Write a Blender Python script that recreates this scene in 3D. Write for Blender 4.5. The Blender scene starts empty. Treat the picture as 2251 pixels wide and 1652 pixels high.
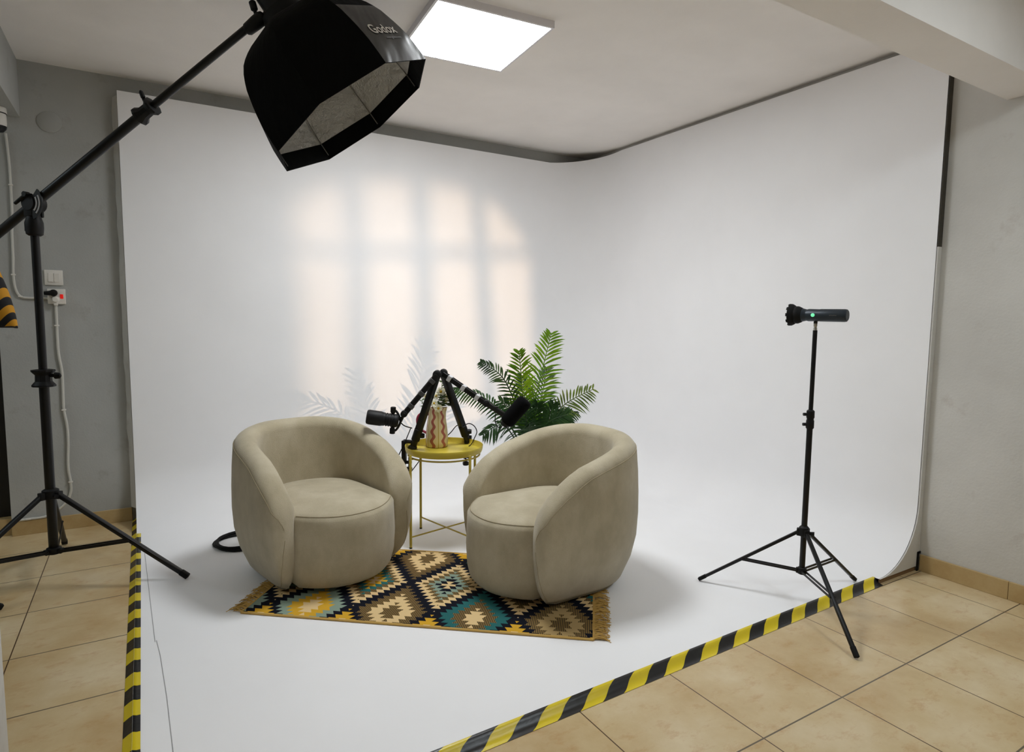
import bpy, bmesh, math, random
from mathutils import Vector, Matrix, Euler
random.seed(7)
PI = math.pi
COL = bpy.context.scene.collection
sc = bpy.context.scene

# ------------------------------------------------------------------ materials
def s2l(c):
    out = []
    for v in c[:3]:
        v /= 255.0
        out.append(v / 12.92 if v <= 0.04045 else ((v + 0.055) / 1.055) ** 2.4)
    return (*out, 1.0)

class N:
    """a value socket with arithmetic"""
    def __init__(s, nt, sock): s.nt, s.k = nt, sock
    def _op(s, op, *a):
        n = s.nt.nodes.new('ShaderNodeMath'); n.operation = op
        for i, v in enumerate((s,) + a):
            if isinstance(v, N): s.nt.links.new(v.k, n.inputs[i])
            else: n.inputs[i].default_value = v
        return N(s.nt, n.outputs[0])
    def __add__(s, o): return s._op('ADD', o)
    __radd__ = __add__
    def __sub__(s, o): return s._op('SUBTRACT', o)
    def __rsub__(s, o): return (s * -1.0) + o
    def __mul__(s, o): return s._op('MULTIPLY', o)
    __rmul__ = __mul__
    def __truediv__(s, o): return s._op('DIVIDE', o)
    def abs(s): return s._op('ABSOLUTE')
    def floor(s): return s._op('FLOOR')
    def frac(s): return s._op('FRACT')
    def lt(s, o): return s._op('LESS_THAN', o)
    def gt(s, o): return s._op('GREATER_THAN', o)
    def mn(s, o): return s._op('MINIMUM', o)
    def mx(s, o): return s._op('MAXIMUM', o)
    def sin(s): return s._op('SINE')
    def atan2(s, o): return s._op('ARCTAN2', o)

def mat(name, col, rough=0.5, metal=0.0, spec=0.5, emit=None, estr=0.0, sheen=0.0, trans=0.0):
    m = bpy.data.materials.new(name); m.use_nodes = True
    b = m.node_tree.nodes['Principled BSDF']
    b.inputs['Base Color'].default_value = s2l(col)
    b.inputs['Roughness'].default_value = rough
    b.inputs['Metallic'].default_value = metal
    b.inputs['Specular IOR Level'].default_value = spec
    if sheen: b.inputs['Sheen Weight'].default_value = sheen
    if emit:
        b.inputs['Emission Color'].default_value = s2l(emit)
        b.inputs['Emission Strength'].default_value = estr
    return m

def bsdf(m): return m.node_tree.nodes['Principled BSDF']
def new(m, t): return m.node_tree.nodes.new(t)
def link(m, a, b): m.node_tree.links.new(a, b)
def objcoord(m, kind='Object'):
    return new(m, 'ShaderNodeTexCoord').outputs[kind]
def xyz(m, kind='Object'):
    s = new(m, 'ShaderNodeSeparateXYZ'); link(m, objcoord(m, kind), s.inputs[0])
    return [N(m.node_tree, s.outputs[i]) for i in range(3)]
def noise(m, scale, detail=4.0, rough=0.55, vec=None, kind='Object', stretch=None):
    n = new(m, 'ShaderNodeTexNoise')
    n.inputs['Scale'].default_value = scale; n.inputs['Detail'].default_value = detail
    n.inputs['Roughness'].default_value = rough
    v = vec or objcoord(m, kind)
    if stretch:
        mp = new(m, 'ShaderNodeMapping'); mp.inputs['Scale'].default_value = stretch
        link(m, v, mp.inputs[0]); v = mp.outputs[0]
    link(m, v, n.inputs['Vector'])
    return N(m.node_tree, n.outputs['Fac'])
def ramp(m, fac, stops, const=False):
    r = new(m, 'ShaderNodeValToRGB'); cr = r.color_ramp
    cr.interpolation = 'CONSTANT' if const else 'LINEAR'
    while len(cr.elements) < len(stops): cr.elements.new(0.5)
    for e, (p, c) in zip(cr.elements, stops):
        e.position = p; e.color = s2l(c) if len(c) == 3 else c
    link(m, fac.k, r.inputs[0])
    return r.outputs[0]
def asrgb(m, c):
    if isinstance(c, tuple):
        n = new(m, 'ShaderNodeRGB'); n.outputs[0].default_value = s2l(c); return n.outputs[0]
    return c
def mixc(m, fac, a, b, blend='MIX'):
    n = new(m, 'ShaderNodeMix'); n.data_type = 'RGBA'; n.blend_type = blend
    if isinstance(fac, N): link(m, fac.k, n.inputs[0])
    else: n.inputs[0].default_value = fac
    link(m, asrgb(m, a), n.inputs[6]); link(m, asrgb(m, b), n.inputs[7])
    return n.outputs[2]
def bump(m, h, strength=0.2, dist=0.01):
    b = new(m, 'ShaderNodeBump'); b.inputs['Strength'].default_value = strength
    b.inputs['Distance'].default_value = dist
    link(m, h.k, b.inputs['Height']); link(m, b.outputs[0], bsdf(m).inputs['Normal'])
def setcol(m, c): link(m, c, bsdf(m).inputs['Base Color'])

def paint(name, col, var=6, rough=0.7, bs=0.15, patch=None):
    m = mat(name, col, rough, spec=0.25)
    n1 = noise(m, 2.2, 5)
    lo = tuple(max(0, c - var) for c in col); hi = tuple(min(255, c + var) for c in col)
    c = ramp(m, n1, [(0.3, lo), (0.7, hi)])
    if patch:
        n2 = noise(m, 7.0, 6, 0.65)
        c = mixc(m, (n2 - 0.60).mx(0.0) * 3.0, c, patch)
    setcol(m, c)
    n3 = noise(m, 90.0, 3)
    n4 = noise(m, 9.0, 4)
    bump(m, n3 * 0.4 + n4, bs, 0.01)
    return m

M = {}
M['wall'] = paint('wall plaster', (206, 204, 199), 7, 0.8, 0.25, (178, 168, 160))
M['greywall'] = paint('grey wall plaster', (174, 175, 172), 6, 0.8, 0.25, (140, 132, 124))
M['ceiling'] = paint('ceiling paint', (238, 233, 228), 4, 0.85, 0.1)
M['cyc'] = paint('cyclorama paint', (247, 247, 249), 2, 0.55, 0.05)
M['cycback'] = paint('raw board', (120, 112, 100), 8, 0.8)
M['gapshade'] = mat('dark gap shade', (62, 58, 50), 0.85)
M['ply'] = mat('plywood edge', (126, 98, 66), 0.7)
M['black'] = mat('black coated metal', (15, 15, 16), 0.42, 0.0, 0.35)
M['blackplastic'] = mat('black plastic', (12, 12, 13), 0.55, spec=0.3)
M['rubber'] = mat('black rubber', (12, 12, 13), 0.75, spec=0.3)
M['foam'] = mat('black foam', (10, 10, 11), 0.95, spec=0.1)
_n = noise(M['foam'], 600, 2); bump(M['foam'], _n, 0.5, 0.002)
M['steel'] = mat('bare steel', (190, 188, 182), 0.3, 0.9)
M['whiteplastic'] = mat('white plastic', (226, 222, 214), 0.45)
M['cablewhite'] = mat('white cable sheath', (206, 204, 196), 0.55)
M['redlamp'] = mat('red lit rocker', (200, 30, 24), 0.4, emit=(255, 40, 30), estr=0.25)
M['greenled'] = mat('green lit button', (150, 230, 190), 0.4, emit=(90, 230, 160), estr=0.6)
M['brass'] = mat('yellow lacquered steel', (208, 188, 66), 0.42, 0.0, 0.5)
M['brass2'] = mat('yellow lacquered steel frame', (186, 166, 66), 0.42, 0.0, 0.5)
M['seam'] = mat('fabric seam', (164, 152, 126), 0.95, spec=0.1)
M['crack'] = mat('joint line', (160, 160, 160), 0.8)
M['mark'] = mat('pale print', (200, 196, 186), 0.6)
M['mark2'] = mat('dim print', (96, 94, 92), 0.6)
M['torch'] = mat('dark blue grey anodised metal', (44, 52, 60), 0.38, 0.35)
M['doorwaydark'] = mat('doorway darkness', (26, 23, 20), 0.6)
M['soil'] = mat('dark soil', (46, 36, 28), 0.95)
M['pot'] = mat('black pot', (40, 40, 42), 0.6)

# black softbox fabric with satin clear panel look
m = mat('black softbox fabric', (7, 7, 7), 0.85, spec=0.12); M['softfab'] = m
n = noise(m, 14, 4, stretch=(1, 1, 0.25)); bump(m, n, 0.35, 0.02)
m = mat('black satin flap', (17, 18, 20), 0.26, spec=0.6); M['satin'] = m
n = noise(m, 5, 2, stretch=(2.0, 1, 0.3)); bump(m, n, 0.35, 0.03)
m = mat('silver lining', (205, 203, 198), 0.38, 0.25); M['silver'] = m
n = noise(m, 13, 6, 0.65); bump(m, n, 0.9, 0.05)

# armchair chenille
m = mat('beige chenille', (188, 177, 151), 0.95, spec=0.1, sheen=0.35); M['chenille'] = m
n1 = noise(m, 6.5, 5, 0.6, stretch=(1, 1, 0.7)); n2 = noise(m, 330, 3)
c = ramp(m, n1, [(0.3, (171, 160, 134)), (0.5, (187, 176, 150)), (0.72, (202, 192, 168))])
c = mixc(m, (n2 - 0.5).abs() * 1.1, c, (142, 131, 105)); setcol(m, c)
bump(m, n2, 0.55, 0.004)

# floor tiles
m = mat('beige floor tiles', (196, 170, 126), 0.28, spec=0.45); M['tile'] = m
x, y, z = xyz(m)
TX, TY = 0.42, 0.43
fx = ((x + 0.48) / TX); fy = ((y - 1.146) / TY)
dx = ((fx + 0.5).frac() - 0.5).abs() * TX
dy = ((fy + 0.5).frac() - 0.5).abs() * TY
n1 = noise(m, 2.6, 6, 0.62); n2 = noise(m, 11, 7, 0.7, stretch=(1, 1.7, 1)); n3 = noise(m, 40, 4)
c = ramp(m, n1, [(0.3, (190, 160, 112)), (0.5, (208, 185, 142)), (0.68, (222, 204, 168))])
c = mixc(m, (n2 - 0.53).mx(0.0) * 2.8, c, (180, 128, 72))
tid = ((fx.floor() * 12.9898 + fy.floor() * 78.233).sin() * 43758.5).frac()
c = mixc(m, tid * 0.16, c, (170, 146, 104))
c = mixc(m, dx.lt(0.0021), c, (88, 66, 44))
c = mixc(m, dy.lt(0.0027), c, (104, 92, 74))
setcol(m, c)
gr = dx.lt(0.0025).mx(dy.lt(0.0029))
bump(m, gr * -1.0 + n3 * 0.06, 0.4, 0.003)
M['skirt'] = mat('beige tile skirting', (186, 160, 112), 0.35)
n = noise(M['skirt'], 5, 6, 0.65)
setcol(M['skirt'], ramp(M['skirt'], n, [(0.3, (172, 142, 92)), (0.7, (196, 172, 126))]))

# hazard tape: stripes along UV.x
def tapemat(name, a, b):
    m = mat(name, a, 0.32, spec=0.5)
    u = new(m, 'ShaderNodeSeparateXYZ'); link(m, objcoord(m, 'UV'), u.inputs[0])
    ux = N(m.node_tree, u.outputs[0])
    setcol(m, mixc(m, ux.frac().lt(0.5), a, b))
    n = noise(m, 30, 3); bump(m, n, 0.25, 0.004)
    return m
M['tape'] = tapemat('yellow and black tape', (228, 204, 28), (26, 25, 25))
M['bag'] = tapemat('yellow and black bag cloth', (206, 146, 28), (22, 22, 26))
bsdf(M['bag']).inputs['Roughness'].default_value = 0.8

# kilim rug
m = mat('kilim weave', (200, 180, 140), 0.95, spec=0.1); M['rug'] = m
u, v, w = xyz(m)
PU = 0.367
dvB = (((v - 0.4) / 0.6 + 0.5).frac() - 0.5).abs() * 0.6
dvA = 0.3 - dvB
fa = (u - 0.267) / PU + 0.5
iA = fa.floor()
duA = (fa.frac() - 0.5).abs() * PU
iB = ((u - 0.0835) / PU + 0.5).floor()
st = 0.029
k = (dvA / st).floor(); f = (dvA / st).frac()
mA = duA / (PU / 2) + (k * st - f * (0.85 * st) + 0.8 * st) / 0.3
mB = 2.0 - mA
stripe = (u / 0.0075).frac().lt(0.5)
hatch = mixc(m, stripe, (148, 120, 70), (58, 50, 42))
navy, cream, yel, teal, sage, tan = (22, 24, 34), (228, 198, 146), (214, 166, 52), (46, 104, 104), (140, 158, 142), (178, 152, 106)
H = 'h'
def sel(i, off, cols):
    n_ = len(cols)
    fac = (i + (off + 0.5)) / float(n_)
    base = ramp(m, fac, [(j / n_, (110, 90, 56) if q == H else q) for j, q in enumerate(cols)], True)
    hm = ramp(m, fac, [(j / n_, (1, 1, 1, 1) if q == H else (0, 0, 0, 1)) for j, q in enumerate(cols)], True)
    bw = new(m, 'ShaderNodeRGBToBW'); link(m, hm, bw.inputs[0])
    return mixc(m, N(m.node_tree, bw.outputs[0]), base, hatch)
a1 = sel(iA, 1, [sage, sage, H, teal, H, teal]); a2 = sel(iA, 1, [yel, yel, cream, H, tan, yel]); a3 = sel(iA, 1, [cream, cream, H, cream, H, cream])
b1 = sel(iB, 0, [sage, teal, sage, H, teal]); b2 = sel(iB, 0, [tan, yel, navy, tan, yel]); b3 = sel(iB, 0, [cream, cream, cream, navy, cream])
cA = mixc(m, mA.lt(0.55), a1, a2); cA = mixc(m, mA.lt(0.26), cA, a3)
cB = mixc(m, mB.lt(0.66), cream, hatch); cB = mixc(m, mB.lt(0.50), cB, b1); cB = mixc(m, mB.lt(0.32), cB, b2); cB = mixc(m, mB.lt(0.16), cB, b3)
edge = (v - 0.1).lt(0.0).mx(v.gt(0.7))
cB = mixc(m, edge, cB, mixc(m, mB.lt(0.72), (214, 166, 52), cream))
c = mixc(m, mA.gt(1.0), cA, cB)
c = mixc(m, (mA - 1.0 + edge * 0.08).abs().lt(0.150 - edge * 0.04), c, navy)
setcol(m, c)
n = noise(m, 500, 2); bump(m, n + stripe * 0.3, 0.4, 0.002)
M['rugtan'] = mat('tan cotton fringe', (196, 160, 92), 0.95, spec=0.1)

# pitcher glaze
m = mat('striped glaze', (220, 205, 164), 0.3); M['pitcher'] = m
x, y, z = xyz(m)
th = x.atan2(y)
wob = (z * (2 * PI / 0.056)).sin() * 0.11
per = 1.0472
g = (((th - 0.26 + wob) / per + 0.5).frac() - 0.5).abs() * per
g2 = (((th - 0.26) / per).frac() - 0.5).abs() * per
c = mixc(m, g2.lt(0.035), (220, 205, 164), (178, 152, 70))
c = mixc(m, g.lt(0.155), c, (170, 96, 86)); setcol(m, c)
M['magenta'] = mat('magenta glaze', (150, 36, 70), 0.3)

# leaves
def leafmat(name, a, b, tr=0.35):
    m = mat(name, a, 0.45, spec=0.4)
    n = noise(m, 11, 3); c = ramp(m, n, [(0.3, a), (0.7, b)]); setcol(m, c)
    bs = bsdf(m); out = m.node_tree.nodes['Material Output']
    t = new(m, 'ShaderNodeBsdfTranslucent'); link(m, c, t.inputs[0])
    mx = new(m, 'ShaderNodeMixShader'); mx.inputs[0].default_value = tr
    link(m, bs.outputs[0], mx.inputs[1]); link(m, t.outputs[0], mx.inputs[2]); link(m, mx.outputs[0], out.inputs[0])
    return m
M['leaf'] = leafmat('dark palm leaf', (32, 62, 28), (52, 86, 38), 0.25)
M['leaflit'] = leafmat('lit new palm leaf', (66, 118, 18), (122, 160, 28), 0.42)  # new fronds, with the projector's light painted in as brighter yellow-green
M['leafolive'] = leafmat('olive palm leaf', (70, 92, 30), (96, 116, 40), 0.3)
M['stem'] = mat('green stem', (84, 104, 40), 0.6)
M['sprig'] = leafmat('sprig leaf', (52, 74, 34), (84, 104, 52), 0.2)
M['petal'] = mat('cream white petal', (244, 240, 214), 0.7)
M['disk'] = mat('yellow flower centre', (196, 160, 40), 0.8)

# light panels
def lampmat(name, col, s):
    m = bpy.data.materials.new(name); m.use_nodes = True; nt = m.node_tree
    nt.nodes.remove(nt.nodes['Principled BSDF'])
    e = nt.nodes.new('ShaderNodeEmission'); e.inputs[0].default_value = (*col, 1); e.inputs[1].default_value = s
    nt.links.new(e.outputs[0], nt.nodes['Material Output'].inputs[0]); return m
M['panel'] = lampmat('lit diffuser', (0.94, 0.975, 1.0), 29.0)
M['panelcool'] = lampmat('cool lit diffuser', (0.86, 0.95, 1.0), 14.0)
M['panelside'] = lampmat('cool lit diffuser of the side room', (0.80, 0.93, 1.0), 9.0)
M['frame'] = mat('white panel frame', (224, 222, 226), 0.4)

# ------------------------------------------------------------------ geometry helpers
def BM(): return bmesh.new()

def rootmat(o):
    while o.parent: o = o.parent
    return Matrix.LocRotScale(o.location, o.rotation_euler.to_quaternion(), None)

def obj(name, bm, m, parent=None, smooth=True, origin=None, auto=None):
    """bm holds WORLD coordinates; origin: base point for a thing that is one mesh"""
    bmesh.ops.recalc_face_normals(bm, faces=bm.faces)
    if parent is not None: bm.transform(rootmat(parent).inverted())
    elif origin is not None: bm.transform(Matrix.Translation(-Vector(origin)))
    me = bpy.data.meshes.new(name); bm.to_mesh(me); bm.free()
    mats = m if isinstance(m, (list, tuple)) else [m]
    for q in mats: me.materials.append(q)
    if smooth:
        me.polygons.foreach_set('use_smooth', [True] * len(me.polygons))
        me.set_sharp_from_angle(angle=math.radians(auto or 40))
    o = bpy.data.objects.new(name, me); COL.objects.link(o)
    if parent is not None: o.parent = parent
    elif origin is not None: o.location = origin
    return o

def tag(o, label=None, cat=None, group=None, kind=None):
    if label: o['label'] = label
    if cat: o['category'] = cat
    if group: o['group'] = group
    if kind: o['kind'] = kind
    return o
def thing(name, loc, label, cat, group=None, rz=0.0):
    o = bpy.data.objects.new(name, None); COL.objects.link(o)
    o.empty_display_size = 0.1; o.location = loc; o.rotation_euler = (0, 0, rz)
    return tag(o, label, cat, group)

def frames(pts, closed=False):
    pts = [Vector(p) for p in pts]; n = len(pts); T = []
    for i in range(n):
        a = pts[(i - 1) % n] if (closed or i > 0) else pts[i]
        b = pts[(i + 1) % n] if (closed or i < n - 1) else pts[i]
        d = (b - a); T.append(d.normalized() if d.length > 1e-9 else Vector((0, 0, 1)))
    up = Vector((0, 0, 1)) if abs(T[0].z) < 0.9 else Vector((0, 1, 0))
    nrm = (up - T[0] * up.dot(T[0])).normalized(); out = []
    for i in range(n):
        nrm = nrm - T[i] * nrm.dot(T[i])
        nrm = nrm.normalized() if nrm.length > 1e-6 else T[i].orthogonal().normalized()
        out.append((pts[i], nrm.copy(), T[i].cross(nrm)))
    return out

def tube(bm, pts, r, n=10, caps=True, closed=False, sy=1.0):
    fr = frames(pts, closed); rings = []
    for i, (p, a, b) in enumerate(fr):
        rr = r[i] if isinstance(r, (list, tuple)) else r
        rings.append([bm.verts.new(p + a * (rr * math.cos(2 * PI * k / n)) + b * (rr * sy * math.sin(2 * PI * k / n))) for k in range(n)])
    m_ = len(rings)
    for i in range(m_ if closed else m_ - 1):
        A, B = rings[i], rings[(i + 1) % m_]
        for k in range(n): bm.faces.new((A[k], A[(k + 1) % n], B[(k + 1) % n], B[k]))
    if caps and not closed:
        bm.faces.new(rings[0]); bm.faces.new(rings[-1])

def smoothpath(pts, n=8, closed=False):
    P = [Vector(p) for p in pts]; out = []; L = len(P)
    for i in range(L if closed else L - 1):
        g = (lambda q: P[q % L]) if closed else (lambda q: P[max(0, min(L - 1, q))])
        p0, p1, p2, p3 = g(i - 1), g(i), g(i + 1), g(i + 2)
        for j in range(n):
            t = j / n
            out.append(0.5 * ((2 * p1) + (p2 - p0) * t + (2 * p0 - 5 * p1 + 4 * p2 - p3) * t * t + (3 * p1 - p0 - 3 * p2 + p3) * t ** 3))
    if not closed: out.append(P[-1])
    return out

def box(bm, lo, hi, bev=0.0, seg=2, mtx=None, mi=0):
    t = bmesh.new()
    bmesh.ops.create_cube(t, size=1.0)
    lo, hi = Vector(lo), Vector(hi); c = (lo + hi) / 2; s = hi - lo
    for q in t.verts: q.co = Vector((c.x + q.co.x * s.x, c.y + q.co.y * s.y, c.z + q.co.z * s.z))
    if bev: bmesh.ops.bevel(t, geom=t.edges[:], offset=bev, segments=seg, affect='EDGES', profile=0.5)
    if mtx is not None: t.transform(mtx)
    for f_ in t.faces: f_.material_index = mi
    me = bpy.data.meshes.new('t'); t.to_mesh(me); t.free(); bm.from_mesh(me); bpy.data.meshes.remove(me)

def axism(p, d):
    d = Vector(d).normalized()
    return Matrix.Translation(Vector(p)) @ d.to_track_quat('Z', 'Y').to_matrix().to_4x4()

def lathe(bm, prof, mtx=None, n=24, cap0=True, cap1=True, mi=0):
    mtx = mtx or Matrix.Identity(4); rings = []
    for r, z_ in prof:
        rings.append([bm.verts.new(mtx @ Vector((r * math.cos(2 * PI * k / n), r * math.sin(2 * PI * k / n), z_))) for k in range(n)])
    for A, B in zip(rings, rings[1:]):
        for k in range(n): bm.faces.new((A[k], A[(k + 1) % n], B[(k + 1) % n], B[k])).material_index = mi
    if cap0: bm.faces.new(rings[0]).material_index = mi
    if cap1: bm.faces.new(rings[-1]).material_index = mi
    return rings

def prism(bm, poly, z0, z1, mtx=None):
    mtx = mtx or Matrix.Identity(4)
    a = [bm.verts.new(mtx @ Vector((p[0], p[1], z0))) for p in poly]
    b = [bm.verts.new(mtx @ Vector((p[0], p[1], z1))) for p in poly]
    n = len(poly)
    bm.faces.new(a); bm.faces.new(b)
    for i in range(n): bm.faces.new((a[i], a[(i + 1) % n], b[(i + 1) % n], b[i]))

def sheet(bm, rows, closeu=False, closev=False, mi=0):
    V = [[bm.verts.new(p) for p in r] for r in rows]
    nu, nv = len(V), len(V[0])
    for i in range(nu if closeu else nu - 1):
        for j in range(nv if closev else nv - 1):
            q = (V[i][j], V[(i + 1) % nu][j], V[(i + 1) % nu][(j + 1) % nv], V[i][(j + 1) % nv])
            try: bm.faces.new(q).material_index = mi
            except ValueError: pass
    return V

def interp(x, xs, ys):
    if x <= xs[0]: return ys[0]
    for i in range(len(xs) - 1):
        if x <= xs[i + 1]:
            t = (x - xs[i]) / (xs[i + 1] - xs[i]); return ys[i] + (ys[i + 1] - ys[i]) * t
    return ys[-1]

# ------------------------------------------------------------------ the room
CEIL, YB, XR = 2.715, 4.51, 3.475
def struct(name, bm, m, smooth=False):
    o = obj(name, bm, m, smooth=smooth); o['kind'] = 'structure'; return o
bm = BM(); box(bm, (-3.2, -3.4, -0.1), (3.7, 6.6, 0)); struct('floor', bm, M['tile'])
bm = BM(); box(bm, (-3.2, -3.4, CEIL), (3.7, 6.6, CEIL + 0.1)); struct('ceiling', bm, M['ceiling'])
bm = BM()
box(bm, (-0.70, YB, 0), (3.7, YB + 0.12, CEIL)); box(bm, (-1.6, YB, 2.07), (-0.70, YB + 0.12, CEIL)); box(bm, (-3.2, YB, 0), (-1.6, YB + 0.12, CEIL))
struct('wall_back', bm, M['greywall'])
bm = BM(); box(bm, (XR, -3.4, 0), (XR + 0.12, YB, CEIL)); struct('wall_right', bm, M['wall'])
bm = BM(); box(bm, (-3.2, -3.4, 0), (-3.1, YB, CEIL)); struct('wall_left', bm, M['wall'])
bm = BM(); box(bm, (-3.2, -3.4, 0), (3.7, -3.3, CEIL)); struct('wall_front', bm, M['wall'])
bm = BM(); box(bm, (-0.60, -0.9, 0), (-0.376, 2.16, 2.4)); struct('wall_stub', bm, M['wall'])
bm = BM(); box(bm, (-1.0, 1.185, 2.33), (XR, 1.366, CEIL)); struct('beam_front', bm, M['ceiling'])
bm = BM(); box(bm, (-0.78, 1.366, 2.40), (-0.545, YB, CEIL)); struct('beam_left', bm, M['greywall'])
bm = BM(); box(bm, (-1.6, YB + 0.08, 0.10), (-0.70, YB + 0.12, 2.07)); o = struct('doorway_dark', bm, M['doorwaydark'])  # near-black sheet painting the darkness of the unlit room behind the doorway
bm = BM(); box(bm, (-1.6, YB + 0.02, 0), (-0.70, YB + 0.12, 0.10)); struct('trim_door_step', bm, M['skirt'])
bm = BM(); box(bm, (-0.70, YB - 0.012, 0), (-0.10, YB, 0.085), 0.002); struct('baseboard_back', bm, M['skirt'])
bm = BM()
yy = 1.585
for q in (0.39, 0.42, 0.42, 0.42, 0.42, 0.42, 0.42, 0.42, 0.42, 0.42):
    box(bm, (XR - 0.014, yy - q + 0.0015, 0), (XR, yy, 0.088), 0.002); yy -= q
struct('baseboard_right', bm, M['skirt'])
bm = BM(); box(bm, (-0.30, YB - 0.02, 0.0), (-0.08, YB - 0.004, CEIL)); 
bm.free()

# ------------------------------------------------------------------ cyclorama
PZ = 0.025
XL, YCB, XCR = -0.075, 4.435, 3.435
RC, RF = 0.42, 0.33
def yfront(x): return 1.571 + 0.02 * (x - 0.68)
cyc = thing('cyclorama_backdrop', (1.7, 3.0, 0), 'white curved studio backdrop with swept corner and raised white floor', 'backdrop')
path = [((XL, YCB), (0, -1), 0.0)]
nseg = 26
for i in range(1, nseg): path.append(((XL + (XCR - RC - XL) * i / nseg, YCB), (0, -1), 0.0))
for i in range(17):
    a = PI / 2 * i / 16
    path.append(((XCR - RC + RC * math.sin(a), YCB - RC + RC * math.cos(a)), (-math.sin(a), -math.cos(a)), i / 16))
yend = 1.60
for i in range(1, 25): path.append(((XCR, YCB - RC + (yend - YCB + RC) * i / 24), (-1, 0), 1.0))
rows = []
for (px, py), (nx, ny), t in path:
    top = 2.615 + 0.07 * t
    col = []
    for j in range(13):
        a = PI / 2 * j / 12
        o_ = RF * (1 - math.sin(a)); z_ = PZ + RF * (1 - math.cos(a))
        col.append(Vector((px + nx * o_, py + ny * o_, z_)))
    for j in range(1, 9): col.append(Vector((px, py, PZ + RF + (top - PZ - RF) * j / 8)))
    # thickness: over the top edge and down the back a little
    col.append(Vector((px - nx * 0.008, py - ny * 0.008, top)))
    col.append(Vector((px - nx * 0.010, py - ny * 0.010, top - 0.05)))
    col.append(Vector((px - nx * 0.010, py - ny * 0.010, 0.4)))
    rows.append(col)
bm = BM(); sheet(bm, rows)
obj('wall_panel', bm, M['cyc'], cyc, auto=50)
bm = BM()
inner = [r[0] for r in rows]
poly = [(p.x, p.y) for p in inner] + [(XCR - RF + 0.0, yfront(XCR - RF))] + [(x_, yfront(x_)) for x_ in (2.4, 1.6, 0.8)] + [(XL, yfront(XL))]
prism(bm, poly, 0.0, PZ)
obj('floor_panel', bm, M['cyc'], cyc, smooth=False)
# raw closing board under the curve at the right front edge, and plywood lip
bm = BM(); prof = [(XCR - RF, PZ)]
for j in range(1, 13):
    a = PI / 2 * j / 12
    prof.append((XCR - RF * (1 - math.sin(a)) + 0.003, PZ + RF * (1 - math.cos(a))))
prof += [(XCR + 0.003, 1.68), (XR - 0.002, 1.68), (XR - 0.002, 0.095), (XR - 0.03, 0.095), (XR - 0.03, PZ)]
mt = Matrix(((1, 0, 0, 0), (0, 0, 1, 0), (0, 1, 0, 0), (0, 0, 0, 1)))
prism(bm, prof, 1.592, 1.599, mt)
obj('closing_board', bm, M['wall'], cyc, smooth=False)
bm = BM(); box(bm, (XCR + .002, 1.593, 1.68), (XR - .002, 1.599, 2.60)); obj('gap_shade_strip', bm, M['gapshade'], cyc, smooth=False)  # dark strip standing in for the shade in the open gap
bm = BM(); box(bm, (XCR - 0.33, 1.598, 0.0), (XR - 0.018, 1.64, PZ)); obj('plywood_edge', bm, M['ply'], cyc, smooth=False)
bm = BM()
for a_, b_ in (((XR - 0.030, 1.5865, 0.0), (XR - 0.017, 1.5915, 0.102)), ((XR - 0.030, 1.5865, 0.092), (XR - 0.001, 1.5915, 0.102))): box(bm, a_, b_)
obj('joint_gap', bm, M['rubber'], cyc, smooth=False)
bm = BM()
for pts in ([(-0.036, 3.76), (-0.02, 3.2), (-0.005, 2.69)], [(0.0, 2.70), (0.010, 2.57), (0.022, 2.272), (0.029, 1.96), (0.034, 1.65)]):
    for (x0, y0), (x1, y1) in zip(pts, pts[1:]):
        V_ = [bm.verts.new(q) for q in ((x0 - .0012, y0, PZ + .0006), (x0 + .0012, y0, PZ + .0006), (x1 + .0012, y1, PZ + .0006), (x1 - .0012, y1, PZ + .0006))]
        bm.faces.new(V_)
obj('floor_seam', bm, M['crack'], cyc, smooth=False)

bm = BM(); rnd = random.Random(5); rows = []
for i in range(31):
    z_ = .09 + 2.50 * i / 30; j_ = rnd.uniform(-.004, .004)
    rows.append([Vector((XL - .002, YCB + .010, z_)), Vector((XL - .030 + j_, YB - .006, z_)), Vector((XL - .030 + j_, YB - .001, z_)), Vector((XL + .01, YB - .001, z_))])
sheet(bm, rows); obj('edge_strip', bm, M['wall'], cyc)
# ------------------------------------------------------------------ hazard tapes
def tape(name, pts_section, length_pts, uvscale, slant, origin, off=0.0):
    """section: list of (across, z, arc); length_pts: fn(t)->(base point, across dir)"""
    bm = BM(); uv = bm.loops.layers.uv.new('UVMap')
    n = 120; rows = []
    for i in range(n + 1):
        b, d, L = length_pts(i / n)
        rows.append([(Vector((b[0] + d[0] * a, b[1] + d[1] * a, z_)), (off + (L + slant(w_)) / uvscale, w_)) for a, z_, w_ in pts_section])
    V_ = [[bm.verts.new(p) for p, _ in r] for r in rows]
    for i in range(n):
        for j in range(len(pts_section) - 1):
            f_ = bm.faces.new((V_[i][j], V_[i + 1][j], V_[i + 1][j + 1], V_[i][j + 1]))
            for l, (ii, jj) in zip(f_.loops, ((i, j), (i + 1, j), (i + 1, j + 1), (i, j + 1))): l[uv].uv = rows[ii][jj][1]
    return obj(name, bm, M['tape'], origin=origin)
sec = [(0.010, PZ + .0012, 0.0), (0.002, PZ + .0012, .008), (-0.002, PZ - .0005, .012), (-0.008, .0185, .021), (-0.014, .0125, .029), (-0.020, .0075, .037), (-0.027, .0038, .045), (-0.034, .0020, .052), (-0.042, .0014, .060)]
X0, X1 = -0.07, 3.108
t1 = tape('hazard_tape', sec, lambda t: ((X0 + (X1 - X0) * t, yfront(X0 + (X1 - X0) * t)), (-0.02, 1.0), (X1 - X0) * t), 0.192,
          lambda w_: w_ * 1.7 + 0.006 * math.sin(w_ * 95), (1.5, yfront(1.5), 0.0), 0.36)
tag(t1, 'yellow and black striped tape along the front edge of the white floor', 'tape')
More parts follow.
